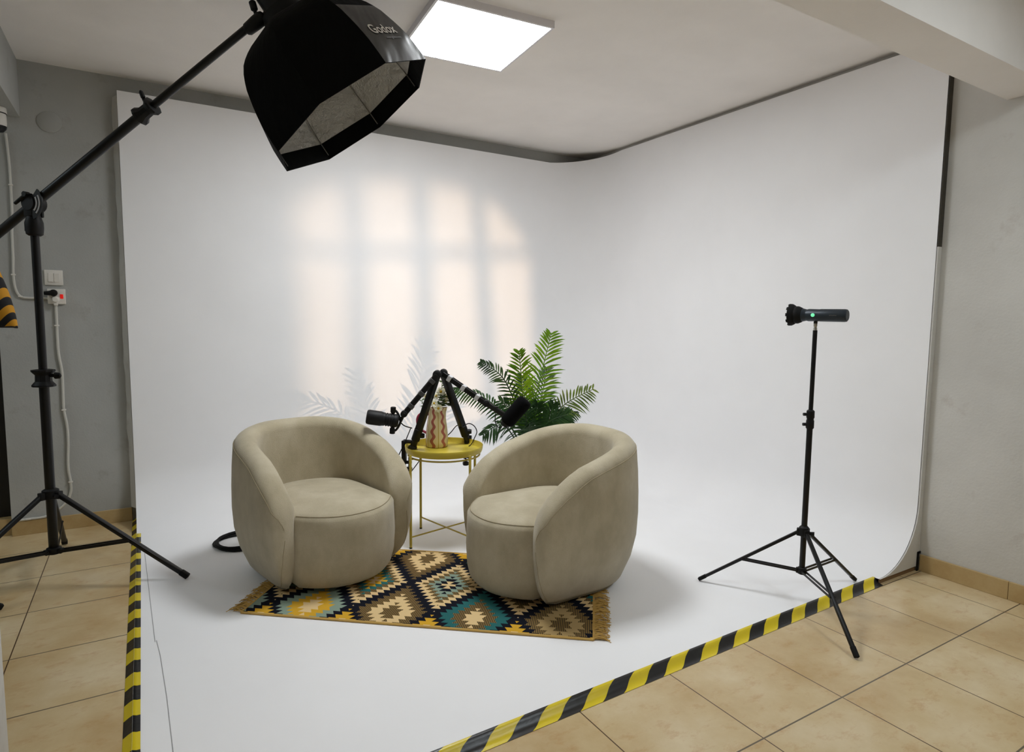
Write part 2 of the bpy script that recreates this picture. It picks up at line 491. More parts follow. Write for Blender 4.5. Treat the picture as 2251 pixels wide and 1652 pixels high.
secL = [(0.022, PZ + .0012, 0), (0.012, PZ + .0012, .010), (0.002, PZ + .0014, .020), (-0.001, PZ - .001, .024), (-0.012, .013, .036), (-0.026, .0014, .054)]
t2 = tape('hazard_tape', secL, lambda t: ((XL, yfront(XL) + 0.02 + (4.47 - yfront(XL) - 0.02) * t), (1.0, 0.0), (4.47 - yfront(XL)) * t), 0.186,
          lambda w_: 0.018 * math.cos(w_ * 60) + w_ * 0.25, (XL, 2.8, 0.0), 0.0)
tag(t2, 'yellow and black striped tape along the left edge of the white floor', 'tape')

# ------------------------------------------------------------------ ceiling light panels
def light_panel(c, rz, mt, label):
    t = thing('ceiling_light', (c[0], c[1], CEIL), label, 'ceiling light', rz=rz)
    T = Matrix.Translation((c[0], c[1], 0)) @ Matrix.Rotation(rz, 4, 'Z')
    h, z0 = 0.297, CEIL - 0.034
    bm = BM()
    for a, b in (((-h, -h), (h, -h + .012)), ((-h, h - .012), (h, h)), ((-h, -h + .012), (-h + .012, h - .012)), ((h - .012, -h + .012), (h, h - .012))):
        box(bm, (a[0], a[1], z0), (b[0], b[1], CEIL - 0.001), mtx=T)
    obj('frame', bm, M['frame'], t, smooth=False)
    bm = BM(); box(bm, (-h + .012, -h + .012, z0 + 0.002), (h - .012, h - .012, z0 + 0.010), mtx=T)
    obj('diffuser', bm, mt, t, smooth=False)
    return t
light_panel((1.473, 2.868), math.radians(-4.5), M['panel'], 'square lit white panel on the ceiling beside the black softbox')
light_panel((2.35, 0.08), 0.0, M['panelcool'], 'square lit ceiling panel on the near side of the beam')
light_panel((-2.2, 3.7), 0.0, M['panelside'], 'square lit ceiling panel in the side room at the left')

# ------------------------------------------------------------------ rug
A0 = Vector((0.318, 2.777)); RA = math.atan2(-0.622, 0.783)
rug = thing('kilim_rug', (A0.x, A0.y, PZ), 'flat woven rug with navy, teal, yellow and cream diamonds under both armchairs', 'rug', rz=RA)
RT = Matrix.Translation((A0.x, A0.y, PZ)) @ Matrix.Rotation(RA, 4, 'Z')
RL, RW, RTH = 1.505, 0.80, 0.006
bm = BM(); box(bm, (0, 0, 0.0008), (RL, RW, RTH), mtx=RT); obj('weave', bm, M['rug'], rug, smooth=False)
for yv in (0.0, RW):
    bm = BM(); tube(bm, [RT @ Vector((RL * i / 30, yv, 0.0045)) for i in range(31)], 0.0045, 8, sy=1.4)
    obj('binding', bm, M['rugtan'], rug)
for side in (0, 1):
    bm = BM(); rnd = random.Random(3 + side)
    for i in range(300):
        yv = 0.003 + (RW - 0.006) * rnd.random(); L = rnd.uniform(0.045, 0.078); a = rnd.uniform(-0.5, 0.5)
        x0 = 0.0 if side == 0 else RL; s = -1 if side == 0 else 1
        hh = rnd.uniform(0.001, 0.012)
        P_ = [(x0 - s * .004, yv, .005), (x0 + s * L * .35, yv + a * L * .2, .004 + hh), (x0 + s * L * .7, yv + a * L * .55, .003 + hh * .7), (x0 + s * L * (1 - abs(a) * .3), yv + a * L, .002)]
        tube(bm, [RT @ Vector(p) for p in P_], [.0022, .0020, .0018, .0014], 4)
    box(bm, (-.004 if side == 0 else RL - .004, 0, .001), (.004 if side == 0 else RL + .004, RW, .0075), mtx=RT)
    obj('fringe', bm, M['rugtan'], rug)

# ------------------------------------------------------------------ armchairs
AD = [0, .004, .012, .028, .05, .074, .12, .18, .24, .393, .526, .62, .75]
AH = [.326, .370, .409, .446, .480, .508, .550, .588, .617, .663, .697, .716, .720]
BD = [0, .004, .014, .03, .05, .07, .12]
BH = [.300, .235, .150, .085, .045, .022, .012]
def shell_sections():
    pl = []; R_ = 0.297; yc = 0.003; hw = 0.320
    for i in range(34):
        t = i / 33; t = t * t * (3 - 2 * t) * 0.5 + t * 0.5
        t = t ** 1.3
        y_ = -0.335 + (yc + 0.335) * t
        x_ = hw - 0.028 * max(0, (0.45 - t) / 0.45) ** 2
        pl.append((-x_, y_))
    for i in range(1, 40):
        a = PI * i / 40; e = 0.86
        cx, sy_ = -math.cos(a), math.sin(a)
        pl.append((hw * math.copysign(abs(cx) ** e, cx), yc + R_ * sy_ ** e))
    n = len(pl)
    right = [(-x_, y_) for x_, y_ in pl[:34]][::-1]
    return pl + right
SP = shell_sections()
def shell_point(i, uang, grow=0.0):
    pass
def section(i):
    p = Vector(SP[i]); q0 = Vector(SP[max(0, i - 1)]); q1 = Vector(SP[min(len(SP) - 1, i + 1)])
    t = (q1 - q0).normalized(); nn = Vector((-t.y, t.x))
    if nn.dot(p - Vector((0, -0.05))) < 0: nn = -nn
    d = p.y + 0.335 if p.y < 0.3 else p.y + 0.335
    zt, zb = interp(d, AD, AH), interp(d, BD, BH)
    th = 0.057 * min(1.0, (d / 0.030 + 0.02) ** 0.42 if d < 0.03 else 1.0)
    r1 = min(th * 0.92, (zt - zb) * 0.48); r0 = min(0.034, th * 0.8, (zt - zb) * 0.45)
    out = []
    def arc(cx, cz, r, a0, a1, n_):
        for k_ in range(n_ + 1):
            a = a0 + (a1 - a0) * k_ / n_; out.append((cx + r * math.cos(a), cz + r * math.sin(a)))
    arc(th - r0, zb + r0, r0, -PI / 2, 0, 4)
    za, zc = zb + r0, zt - r1
    for k_ in range(1, 6): out.append((th, za + (zc - za) * k_ / 6))
    arc(th - r1, zt - r1, r1, 0, PI / 2, 6); arc(-th + r1, zt - r1, r1, PI / 2, PI, 6)
    for k_ in range(1, 6): out.append((-th, zc + (za - zc) * k_ / 6))
    arc(-th + r0, zb + r0, r0, PI, 1.5 * PI, 4)
    res = []
    for o_, z_ in out:
        bl = 0.026 * math.sin(PI * max(0, min(1, z_ / 0.74))) ** 0.8 - 0.012
        if o_ < 0: bl *= 0.3
        else: bl -= 0.070 * max(0, (0.32 - z_) / 0.32) ** 2.2
        res.append(Vector((p.x + nn.x * (o_ + bl), p.y + nn.y * (o_ + bl), z_)))
    return res
def make_armchair(loc, rz, label):
    t = thing('armchair', loc, label, 'armchair', 'beige tub armchairs', rz)
    RM = rootmat(t)
    secs = [section(i) for i in range(len(SP))]
    bm = BM(); V_ = sheet(bm, [[RM @ p for p in s] for s in secs], closev=True)
    bm.faces.new(V_[0]); bm.faces.new(V_[-1])
    sh = obj('backrest', bm, M['chenille'], t, auto=60)
    # seam along the outer edge of the top roll and arm fronts
    bm = BM(); idx = 11
    tube(bm, [RM @ (s[idx] + (s[idx] - s[idx + 8]).normalized() * 0.0005) for s in secs[1:-1]], 0.0018, 6)
    obj('piping', bm, M['seam'], sh)
    for sl in (secs[1:15], secs[-15:-1]):
        bm = BM(); tube(bm, [RM @ s[3] for s in sl], 0.0016, 6); obj('piping', bm, M['seam'], sh)
    # seat block
    def plan(s):
        pts = []
        for k_ in range(25):
            u_ = -1 + 2 * k_ / 24
            x_ = 0.262 * u_
            pts.append((x_ * s, (-0.315 - 0.145 * (1 - abs(u_) ** 2.3)) if True else 0))
        for k_ in range(1, 24):
            a = PI * k_ / 24
            pts.append((0.262 * math.cos(a) * s, -0.05 + 0.30 * math.sin(a) ** 0.8))
        return pts
    lev = [(.020, .060), (.028, .030), (.05, .012), (.10, .0), (.20, -.006), (.30, -.002), (.345, .0), (.362, .004), (.376, .014), (.386, .035), (.396, .075), (.404, .13), (.408, .19)]
    rows = []
    cy = -0.10
    base = plan(1.0)
    for z_, ins in lev:
        r_ = []
        for (x_, y_) in base:
            dv = Vector((x_, y_ - cy)); L = dv.length
            dv = dv * max(0.02, (L - ins) / L)
            front = max(0.0, -(dv.y)) / 0.36
            zz = z_ - (0.012 * front if z_ > .35 else 0)
            r_.append(RM @ Vector((dv.x, cy + dv.y, zz)))
        rows.append(r_)
    bm = BM(); V_ = sheet(bm, rows, closev=True); bm.faces.new(V_[0]); bm.faces.new(V_[-1])
    st_ = obj('seat', bm, M['chenille'], t, auto=60)
    bm = BM(); tube(bm, [p + Vector((0, 0, 0.0006)) for p in rows[8][0:25]], 0.0018, 6); obj('piping', bm, M['seam'], st_)
    bm = BM(); lathe(bm, [(0.235, 0.0), (0.235, 0.024)], RM @ Matrix.Translation((0, -0.05, 0)), 40); obj('swivel_base', bm, M['blackplastic'], t, auto=30)
    return t
ZC = PZ + 0.0068
make_armchair((0.736, 3.178, ZC), 0.232, 'beige tub armchair at the left of the yellow table, facing the camera')
make_armchair((1.730, 2.442, ZC), -PI / 2 + 0.02, 'beige tub armchair at the right of the yellow table, turned sideways')

# ------------------------------------------------------------------ side table
TC = Vector((1.457, 3.177)); TB = PZ
tb = thing('side_table', (TC.x, TC.y, TB), 'small round yellow metal tray table between the two armchairs', 'side table')
legs = [(1.231, 3.125), (1.508, 2.951), (1.682, 3.228), (1.405, 3.402)]
for lx, ly in legs:
    bm = BM(); tube(bm, [(lx, ly, TB + .006), (lx, ly, .546), (lx, ly, .552)], [.0075, .0075, .005], 10); lg = obj('leg', bm, M['brass2'], tb)
    bm = BM(); tube(bm, [(lx, ly, TB), (lx, ly, TB + .007)], .0078, 10); obj('foot_cap', bm, M['rubber'], lg)
for a, b in ((0, 2), (1, 3)):
    bm = BM(); dz = 0.0 if a == 0 else 0.009
    tube(bm, [(*legs[a], .088 + dz), (*legs[b], .088 + dz)], .0045, 8); obj('stretcher', bm, M['brass2'], tb)
bm = BM(); tube(bm, [(TC.x + .203 * math.cos(2 * PI * i / 48), TC.y + .203 * math.sin(2 * PI * i / 48), .524) for i in range(48)], .005, 8, closed=True)
for lx, ly in legs:
    d = (Vector((lx, ly)) - TC).normalized(); q = TC + d * .203; tube(bm, [(lx, ly, .526), (q.x, q.y, .526)], .004, 8)
obj('support_ring', bm, M['brass2'], tb)
bm = BM(); lathe(bm, [(.150, .5385), (.207, .5385), (.214, .541), (.220, .556), (.2225, .5765), (.2215, .5785), (.2195, .5775), (.2155, .557), (.209, .5470), (.02, .5460), (.001, .5460)], Matrix.Translation((TC.x, TC.y, 0)), 64)
obj('tray', bm, M['brass'], tb)

# ------------------------------------------------------------------ pitcher and flowers
TT = .5462
VP = Vector((1.462, 3.290, TT))
pt = thing('pitcher', VP, 'cream pitcher with wavy red stripes standing on the yellow table', 'pitcher', rz=math.radians(-31))
PM = rootmat(pt)
prof = [(.056, 0), (.0635, .006), (.066, .03), (.0655, .06), (.063, .09), (.0585, .13), (.0525, .17), (.0475, .205), (.0465, .222), (.0472, .230)]
bm = BM(); rows = []
for r, z_ in prof + [(.0445, .230), (.0435, .220), (.0445, .20), (.050, .15), (.057, .06), (.05, .012)]:
    row = []
    for k_ in range(40):
        a = 2 * PI * k_ / 40
        sp = max(0, math.cos(a)) ** 8 * max(0, (z_ - .185) / .045) * .016 if z_ > .185 else 0
        row.append(PM @ Vector(((r + sp) * math.cos(a), (r + sp) * math.sin(a), z_ + sp * .35)))
    rows.append(row)
V_ = sheet(bm, rows, closev=True); bm.faces.new(V_[0]); bm.faces.new(V_[-1])
obj('body', bm, M['pitcher'], pt, auto=60)
bm = BM(); tube(bm, [PM @ Vector(p) for p in smoothpath([(-.048, 0, .190), (-.078, 0, .200), (-.108, 0, .180), (-.115, 0, .145), (-.100, 0, .105), (-.060, 0, .080)], 6)], .0075, 10, sy=1.25)
obj('handle', bm, M['magenta'], pt)

def daisy(p, face, r, label):
    r *= 1.3
    t = thing('daisy', p, label, 'flower', 'daisies in the striped pitcher')
    p = Vector(p); fm = axism(p, face)
    bm = BM(); neck = Vector((VP.x + (p.x - VP.x) * .3, VP.y + (p.y - VP.y) * .3, TT + .215))
    tube(bm, smoothpath([p - Vector(face).normalized() * .004, p * .55 + neck * .45 + Vector((0, 0, .01)), neck, Vector((VP.x, VP.y, TT + .05))], 5), .0014, 6)
    obj('stem', bm, M['stem'], t)
    bm = BM(); rnd = random.Random(int(p.x * 9000 + p.z * 777))
    for k_ in range(13):
        a = 2 * PI * k_ / 13 + rnd.uniform(-.06, .06); L = r * rnd.uniform(.88, 1.08); w_ = r * .21
        dr = rnd.uniform(-.25, .15)
        rw = []
        for s, ww, zz in ((.16, .45, 0), (.5, .95, .10), (.8, 1.0, .08), (1.0, .45, .0)):
            c_ = Vector((math.cos(a), math.sin(a), 0)); n_ = Vector((-math.sin(a), math.cos(a), 0))
            ctr = c_ * (L * s) + Vector((0, 0, L * (zz + dr * s)))
            rw.append([fm @ (ctr - n_ * w_ * ww), fm @ (ctr + Vector((0, 0, -w_ * .25))), fm @ (ctr + n_ * w_ * ww)])
        sheet(bm, rw)
    obj('petals', bm, M['petal'], t)
    bm = BM(); lathe(bm, [(r * .30, -r * .05), (r * .31, r * .06), (r * .22, r * .16), (r * .05, r * .20)], fm, 12); obj('centre', bm, M['disk'], t)
tocam = Vector((-0.45, -0.86, 0.12))
daisy((1.478, 3.268, .872), tocam + Vector((0, 0, .25)), .021, 'topmost open daisy in the pitcher, yellow centre facing the camera')
daisy((1.448, 3.236, .780), tocam + Vector((.05, 0, .1)), .019, 'lowest daisy, drooping over the front rim of the striped pitcher')
daisy((1.514, 3.262, .842), tocam + Vector((.55, 0, .3)), .019, 'daisy at the right of the bunch, beside the right black arm')
daisy((1.500, 3.275, .880), tocam + Vector((.3, .2, .5)), .016, 'small daisy half behind the topmost one, on its right')
daisy((1.436, 3.270, .806), tocam + Vector((-.35, 0, .4)), .017, 'daisy just above the drooping one, close to the left black arm')
daisy((1.455, 3.285, .846), tocam + Vector((-.7, .1, .5)), .016, 'daisy turned left, under the topmost one in the pitcher')
daisy((1.405, 3.318, .842), tocam + Vector((-.8, 0, .2)), .014, 'faint small daisy left of the left black arm')
daisy((1.517, 3.286, .812), tocam + Vector((.8, 0, .1)), .014, 'small daisy low on the right of the pitcher, facing right')
def sprig(top, bend, n_, label):
    t = thing('leaf_sprig', (VP.x, VP.y, TT + .05), label, 'greenery', 'leafy sprigs in the striped pitcher')
    top = Vector(top); P_ = smoothpath([(VP.x, VP.y, TT + .05), (VP.x + (top.x - VP.x) * .35, VP.y + (top.y - VP.y) * .35, TT + .25), (VP + (top - VP) * .8) + Vector(bend), top], 6)
    bm = BM(); tube(bm, P_, .0013, 6); obj('stem', bm, M['stem'], t)
    bm = BM(); rnd = random.Random(n_)
    for k_ in range(n_):
        i = int(len(P_) * (.5 + .48 * k_ / n_)); i = min(i, len(P_) - 1)
        a = rnd.uniform(0, 2 * PI); d = Vector((math.cos(a), math.sin(a), rnd.uniform(.3, .9))).normalized(); L = rnd.uniform(.025, .042)
        s_ = d.orthogonal().normalized(); rw = []
        for q, ww in ((0, .1), (.35, 1), (.7, .8), (1, .05)):
            c_ = P_[i] + d * (L * q) + Vector((0, 0, -L * .25 * q * q)); rw.append([c_ - s_ * (.006 * ww), c_, c_ + s_ * (.006 * ww)])
        sheet(bm, rw)
    obj('leaves', bm, M['sprig'], t)
sprig((1.487, 3.27, .935), (0, 0, 0), 12, 'tallest thin leafy sprig, reaching up between the black arms')
sprig((1.53, 3.25, .835), (.01, 0, .01), 26, 'dark leafy sprig leaning right over the pitcher spout')
sprig((1.478, 3.25, .850), (0, 0, 0), 40, 'dense dark green leafy sprig in the middle of the daisies')
sprig((1.385, 3.33, .825), (0, 0, .01), 8, 'pale leafy sprig sticking out left of the left black arm')

# ------------------------------------------------------------------ microphone arms, microphones
def clamp_joint(bm, p, ax, r, L):
    ax = Vector(ax).normalized(); p = Vector(p)
    tube(bm, [p - ax * L, p - ax * L * .9, p + ax * L * .9, p + ax * L], [r * .85, r, r, r * .85], 14)
def mic_arm(B, A1, E1, off, label, clips, under):
    B, A1, E1 = Vector(B), Vector(A1), Vector(E1)
    t = thing('microphone_boom', (B.x, B.y, .5470), label, 'microphone arm', 'black microphone booms on the yellow table')
    side = Vector((-.46, -.885, 0)) # towards the viewer's side
    # clamp
    P0 = Vector((B.x, B.y, .5475)); d = (A1 - P0).normalized(); S = P0 + d * .085
    bm = BM(); lathe(bm, [(.026, 0), (.027, .010), (.021, .022)], Matrix.Translation(P0), 18)
    tube(bm, [P0 + Vector((0, 0, .012)), P0 + d * .022, S], [.019, .0185, .0175], 16)
    rad = (Vector((B.x, B.y)) - TC).normalized()
    q = TC + rad * .236
    box(bm, (-.016, -.011, .455), (.016, .014, .596), .004, mtx=Matrix.Translation((q.x, q.y, 0)) @ Matrix.Rotation(math.atan2(rad.y, rad.x) + PI / 2, 4, 'Z'))
    tube(bm, [(q.x, q.y, .591), (B.x, B.y, .588)], .0115, 10)
    tube(bm, [(q.x - rad.x * .03, q.y - rad.y * .03, .430), (q.x - rad.x * .03, q.y - rad.y * .03, .498)], .005, 8)
    tube(bm, [(q.x, q.y, .468), (q.x - rad.x * .045, q.y - rad.y * .045, .468)], .010, 8)
    lathe(bm, [(.016, .418), (.019, .424), (.019, .436), (.012, .442)], Matrix.Translation((q.x - rad.x * .03, q.y - rad.y * .03, 0)), 14)
    obj('table_clamp', bm, M['black'], t)
    # lower arm
    bm = BM(); j = S + d * .020
    tube(bm, [S - d * .030, S - d * .028, S + d * .040, S + d * .042], [.019, .025, .025, .020], 14)
    kq = Vector((.858, -.513, 0)); tube(bm, [S - kq * .0, S + kq * .030, S + kq * .044], [.012, .016, .013], 10)
    obj('tilt_joint', bm, M['blackplastic'], t)
    bm = BM(); M1 = axism(j, d); L1 = (A1 - j).length
    box(bm, (-.0185, -.0185, 0), (.0185, .0185, L1), .005, 2, M1); obj('lower_arm', bm, M['black'], t, auto=30)
    bm = BM(); clamp_joint(bm, A1, side, .024, .028); clamp_joint(bm, A1 + side * .030, side, .017, .008)
    obj('elbow', bm, M['blackplastic'], t)
    # upper arm: channel with cable and clips
    A2 = A1 + side * off; d2 = (E1 - A2).normalized(); L2 = (E1 - A2).length; M2 = axism(A2, d2)
    bm = BM()
    box(bm, (-.017, -.006, 0), (.017, .005, L2), .002, 1, M2); box(bm, (-.017, -.015, 0), (-.011, .013, L2), .0015, 1, M2); box(bm, (.011, -.015, 0), (.017, .013, L2), .0015, 1, M2)
    up = obj('upper_arm', bm, M['black'], t, auto=30)
    bm = BM(); tube(bm, [M2 @ Vector((.002 * math.sin(i), -.008, L2 * i / 12)) for i in range(13)], .0035, 6); obj('cable', bm, M['rubber'], up)
    for q in (.16, .48, .80):
        bm = BM(); box(bm, (-.0195, -.0185, L2 * q - .012), (.0195, .015, L2 * q + .012), .002, 1, M2); obj('cable_clip', bm, clips, up)
    bm = BM(); clamp_joint(bm, E1, side, .019, .022)
    tube(bm, [E1 + side * .018, E1 + side * .04], [.008, .010], 10); tube(bm, [E1, E1 + d2 * .02], .012, 10)
    obj('head_joint', bm, M['blackplastic'], t)
    return t
M['clipdark'] = mat('dark grey clip', (62, 62, 64), 0.5); M['cliplight'] = mat('light grey clip', (196, 196, 200), 0.35)
mic_arm((1.308, 3.288, 0), (1.404, 3.156, .985), (1.222, 3.190, .772), .030, 'left black folding microphone arm clamped to the yellow tray', M['clipdark'], 1)
mic_arm((1.664, 3.280, 0), (1.470, 3.215, .985), (1.642, 3.016, 0.825), .030, 'right black folding microphone arm clamped to the yellow tray', M['cliplight'], 1)

# left microphone: ribbed barrel with yoke, nose to the left
mp0, mp1 = Vector((1.180, 3.205, .733)), Vector((1.030, 3.258, .760))
t = thing('microphone', (1.11, 3.23, .70), 'black ribbed broadcast microphone lying level at the left arm end', 'microphone', 'podcast microphones')
AX = axism(mp0, mp1 - mp0); L = (mp1 - mp0).length
bm = BM(); pr = [(.024, -.014), (.034, -.008), (.037, .0), (.037, .012)]
zz = .014
while zz < .070: pr += [(.034, zz), (.034, zz + .004), (.037, zz + .006), (.037, zz + .012)]; zz += .014
pr += [(.039, .078), (.0405, .084), (.0405, L - .014), (.037, L - .003), (.028, L), (.004, L + .001)]
lathe(bm, pr, AX, 28); obj('body', bm, M['blackplastic'], t, auto=30)
bm = BM(); up_ = Vector((.05, -.0, 1)).normalized()
yc_ = mp0 + (mp1 - mp0).normalized() * .018
tube(bm, smoothpath([yc_ + up_ * .056, yc_ + up_ * .050 - (mp1 - mp0).normalized() * .02, yc_ - (mp1 - mp0).normalized() * .042, yc_ - up_ * .050 - (mp1 - mp0).normalized() * .02, yc_ - up_ * .056], 5), .0065, 8)
tube(bm, [yc_ - (mp1 - mp0).normalized() * .042, Vector((1.222, 3.190, .772))], .009, 8)
obj('yoke', bm, M['black'], t)
for s in (1, -1):
    bm = BM(); tube(bm, [yc_ + up_ * (s * .034), yc_ + up_ * (s * .048), yc_ + up_ * (s * .072), yc_ + up_ * (s * .075)], [.008, .015, .015, .011], 14); obj('knob', bm, M['blackplastic'], t)
# right microphone in foam sleeve
mp0, mp1 = Vector((1.730, 2.907, 0.746)), Vector((1.788, 2.859, 0.835))
t = thing('microphone', (1.76, 2.93, .70), 'black microphone in a foam sleeve tilted up at the right arm end', 'microphone', 'podcast microphones')
AX = axism(mp0, mp1 - mp0); L = (mp1 - mp0).length
bm = BM(); lathe(bm, [(.024, -.034), (.036, -.028), (.042, -.018), (.043, .0), (.043, L), (.041, L + .014), (.032, L + .024), (.005, L + .028)], AX, 28); obj('foam_windshield', bm, M['foam'], t, auto=50)
bm = BM(); lathe(bm, [(.018, -.052), (.026, -.048), (.028, -.028)], AX, 20)
ea, eb = Vector((1.642, 3.016, 0.825)), Vector((1.707, 2.923, 0.766))
box(bm, (-.013, -.013, 0), (.013, .013, (eb - ea).length), .003, 2, axism(ea, eb - ea)); tube(bm, [ea.lerp(eb, .55) - Vector((0, 0, .012)), ea.lerp(eb, .55) + Vector((0, 0, .018))], .012, 10); tube(bm, [eb, mp0 - (mp1 - mp0).normalized() * .034], .013, 10)
obj('yoke', bm, M['black'], t)

# microphone cables
def cable(pts, r, label, name='microphone_cable', m=None, origin=None, group=None, n=8):
    bm = BM(); tube(bm, smoothpath(pts, n), r, 8); o = obj(name, bm, m or M['rubber'], origin=origin or Vector(pts[-1]))
    return tag(o, label, 'cable', group)
cable([(1.196, 3.200, .742), (1.205, 3.197, .722), (1.225, 3.189, .703), (1.262, 3.174, .690)], .0032, 'short black lead hanging behind the left microphone')
cable([(1.688, 2.985, .780), (1.684, 2.988, .735), (1.692, 2.984, .698), (1.712, 2.974, .690), (1.732, 2.962, .716)], .0028, 'thin black lead looping under the right microphone')
cable([(1.300, 3.292, .668), (1.268, 3.300, .590), (1.225, 3.310, .500), (1.16, 3.33, .38), (1.14, 3.40, .2), (1.12, 3.5, .032)], .003, 'black lead running down from the left arm clamp behind the left armchair')
cable([(1.645, 3.290, .668), (1.604, 3.315, .655), (1.575, 3.35, .605), (1.535, 3.42, .540), (1.45, 3.43, .485), (1.375, 3.385, .43), (1.29, 3.36, .355), (1.2, 3.40, .25), (1.05, 3.68, .04)], .0028, 'thin black cable from the right arm passing behind the tray and down under the table')
cable([(1.614, 3.262, .655), (1.655, 3.258, .672), (1.688, 3.250, .655), (1.698, 3.235, .622), (1.674, 3.220, .588), (1.650, 3.210, .558), (1.625, 3.195, .5493)], .0028, 'black lead arching from the right arm joint down to the tray')

# coil of thick cable behind left chair
bm = BM()
for j in range(4):
    pts = []
    for i in range(28):
        a = 2 * PI * i / 28; rr = .150 + .008 * math.sin(3 * a + j) + .006 * (j % 2)
        pts.append((.438 + rr * math.cos(a) * .95 + .004 * j, 3.675 + rr * math.sin(a) * .86, PZ + .0085 + .012 * (j // 2) + .002 * math.sin(2 * a + j)))
    tube(bm, pts, .0080, 8, closed=True)
tag(obj('cable_coil', bm, M['rubber'], origin=(.44, 3.675, PZ)), 'coil of thick black cable lying on the white floor behind the left armchair', 'cable')

# ------------------------------------------------------------------ palm
pb = Vector((2.06, 3.27, PZ))
pl = thing('potted_palm', pb, 'green potted palm standing behind the right armchair', 'plant')
bm = BM(); lathe(bm, [(.085, 0), (.095, .004), (.118, .20), (.124, .205), (.124, .225), (.114, .225), (.108, .20)], Matrix.Translation(pb), 32, cap1=False); obj('pot', bm, M['pot'], pl)
bm = BM(); lathe(bm, [(.109, .195), (.05, .205), (.002, .206)], Matrix.Translation(pb), 24); obj('soil', bm, M['soil'], pl)
def frond(P, ll, mt, n_=20, seed=1, start=.28, ang=48, up=(-.45, -.86, .25), droop=.25, wid=.013):
    n_ = int(n_ * 1.4)
    rnd = random.Random(seed)
    root = pb + Vector((rnd.uniform(-.03, .03), rnd.uniform(-.03, .03), .2))
    pts = smoothpath([root, Vector(P[0]), Vector(P[1]), Vector(P[2])], 14); L = len(pts)
    bm = BM(); tube(bm, pts, [.006 * (1 - .8 * i / (L - 1)) + .0008 for i in range(L)], 6)
    i0 = 14
    upv = Vector(up).normalized()
    for k_ in range(n_):
        f_ = k_ / (n_ - 1); i = min(L - 2, int(i0 + 4 + (L - i0 - 6) * f_))
        tg = (pts[i + 1] - pts[i - 1]).normalized(); nn = (upv - tg * upv.dot(tg)).normalized(); sd = tg.cross(nn)
        env = math.sin(PI * min(1, (.12 + .80 * f_))) ** .6
        for s in (1, -1):
            a = math.radians(ang + 10 - 22 * f_ + rnd.uniform(-6, 6)); Ln = ll * env * rnd.uniform(.85, 1.1)
            d = tg * math.cos(a) + sd * (s * math.sin(a)) + nn * rnd.uniform(-.12, .2)
            d.normalize(); wv = d.cross(nn).normalized(); rw = []
            for q, ww in ((0, .25), (.2, .8), (.5, 1), (.8, .6), (1, .04)):
                c_ = pts[i] + d * (Ln * q) + Vector((0, 0, -droop * Ln * q * q))
                rw.append([c_ - wv * (wid * .5 * ww) + nn * (.0015 * ww), c_, c_ + wv * (wid * .5 * ww) + nn * (.0015 * ww)])
            sheet(bm, rw)
    return obj('frond', bm, mt, pl, auto=60)
LF, YG = M['leaf'], M['leaflit']
frond([(2.012, 3.20, .52), (2.111, 3.20, .876), (2.176, 3.16, 1.215)], .165, YG, 24, 1, ang=50, wid=.014)
frond([(2.035, 3.19, .50), (1.969, 3.15, .832), (1.905, 3.10, 1.112)], .135, YG, 24, 2, ang=48, wid=.013)
frond([(2.011, 3.20, .568), (1.847, 3.15, .921), (1.620, 3.05, 1.060)], .095, LF, 20, 3, ang=40, wid=.012)
frond([(2.141, 3.20, .50), (2.285, 3.20, .730), (2.550, 3.20, .842)], 0.130, M['leafolive'], 17, 4, ang=58, up=(-.45, -.86, .25), wid=.014)
frond([(2.141, 3.22, .483), (2.34, 3.30, .640), (2.540, 3.35, .655)], .085, LF, 16, 5, ang=45)
frond([(1.972, 3.20, .50), (1.799, 3.10, .675), (1.640, 3.05, .640)], .085, LF, 14, 6, ang=50, droop=.5)
frond([(1.971, 3.20, .543), (1.82, 3.30, .790), (1.625, 3.40, .868)], .085, LF, 18, 7, ang=52, droop=.5)
frond([(2.039, 3.20, .493), (2.0, 3.25, .690), (1.890, 3.30, .790)], .120, LF, 16, 8, ang=50)
frond([(2.09, 3.20, .488), (2.19, 3.30, .713), (2.285, 3.36, .975)], .145, LF, 20, 9, ang=46)
frond([(2.073, 3.20, .49), (2.115, 3.10, .660), (2.225, 3.03, .720)], .130, LF, 16, 10, ang=48)
frond([(2.022, 3.20, .495), (2.10, 3.33, .711), (2.12, 3.40, .930)], .130, LF, 20, 11, ang=46)
frond([(2.03, 3.18, .50), (1.95, 3.08, .700), (1.86, 3.0, .830)], .115, LF, 18, 12, ang=46)
frond([(2.03, 3.18, .48), (1.96, 3.06, .640), (1.90, 2.97, .700)], .105, LF, 16, 13, ang=50)
frond([(2.07, 3.20, .46), (2.13, 3.15, .62), (2.16, 3.10, .78)], .125, LF, 18, 14, ang=44)
frond([(2.02, 3.20, .46), (2.02, 3.12, .64), (2.01, 3.05, .80)], .120, LF, 18, 15, ang=44)
frond([(2.08, 3.22, .46), (2.20, 3.22, .60), (2.33, 3.20, .69)], .105, LF, 16, 16, ang=46)

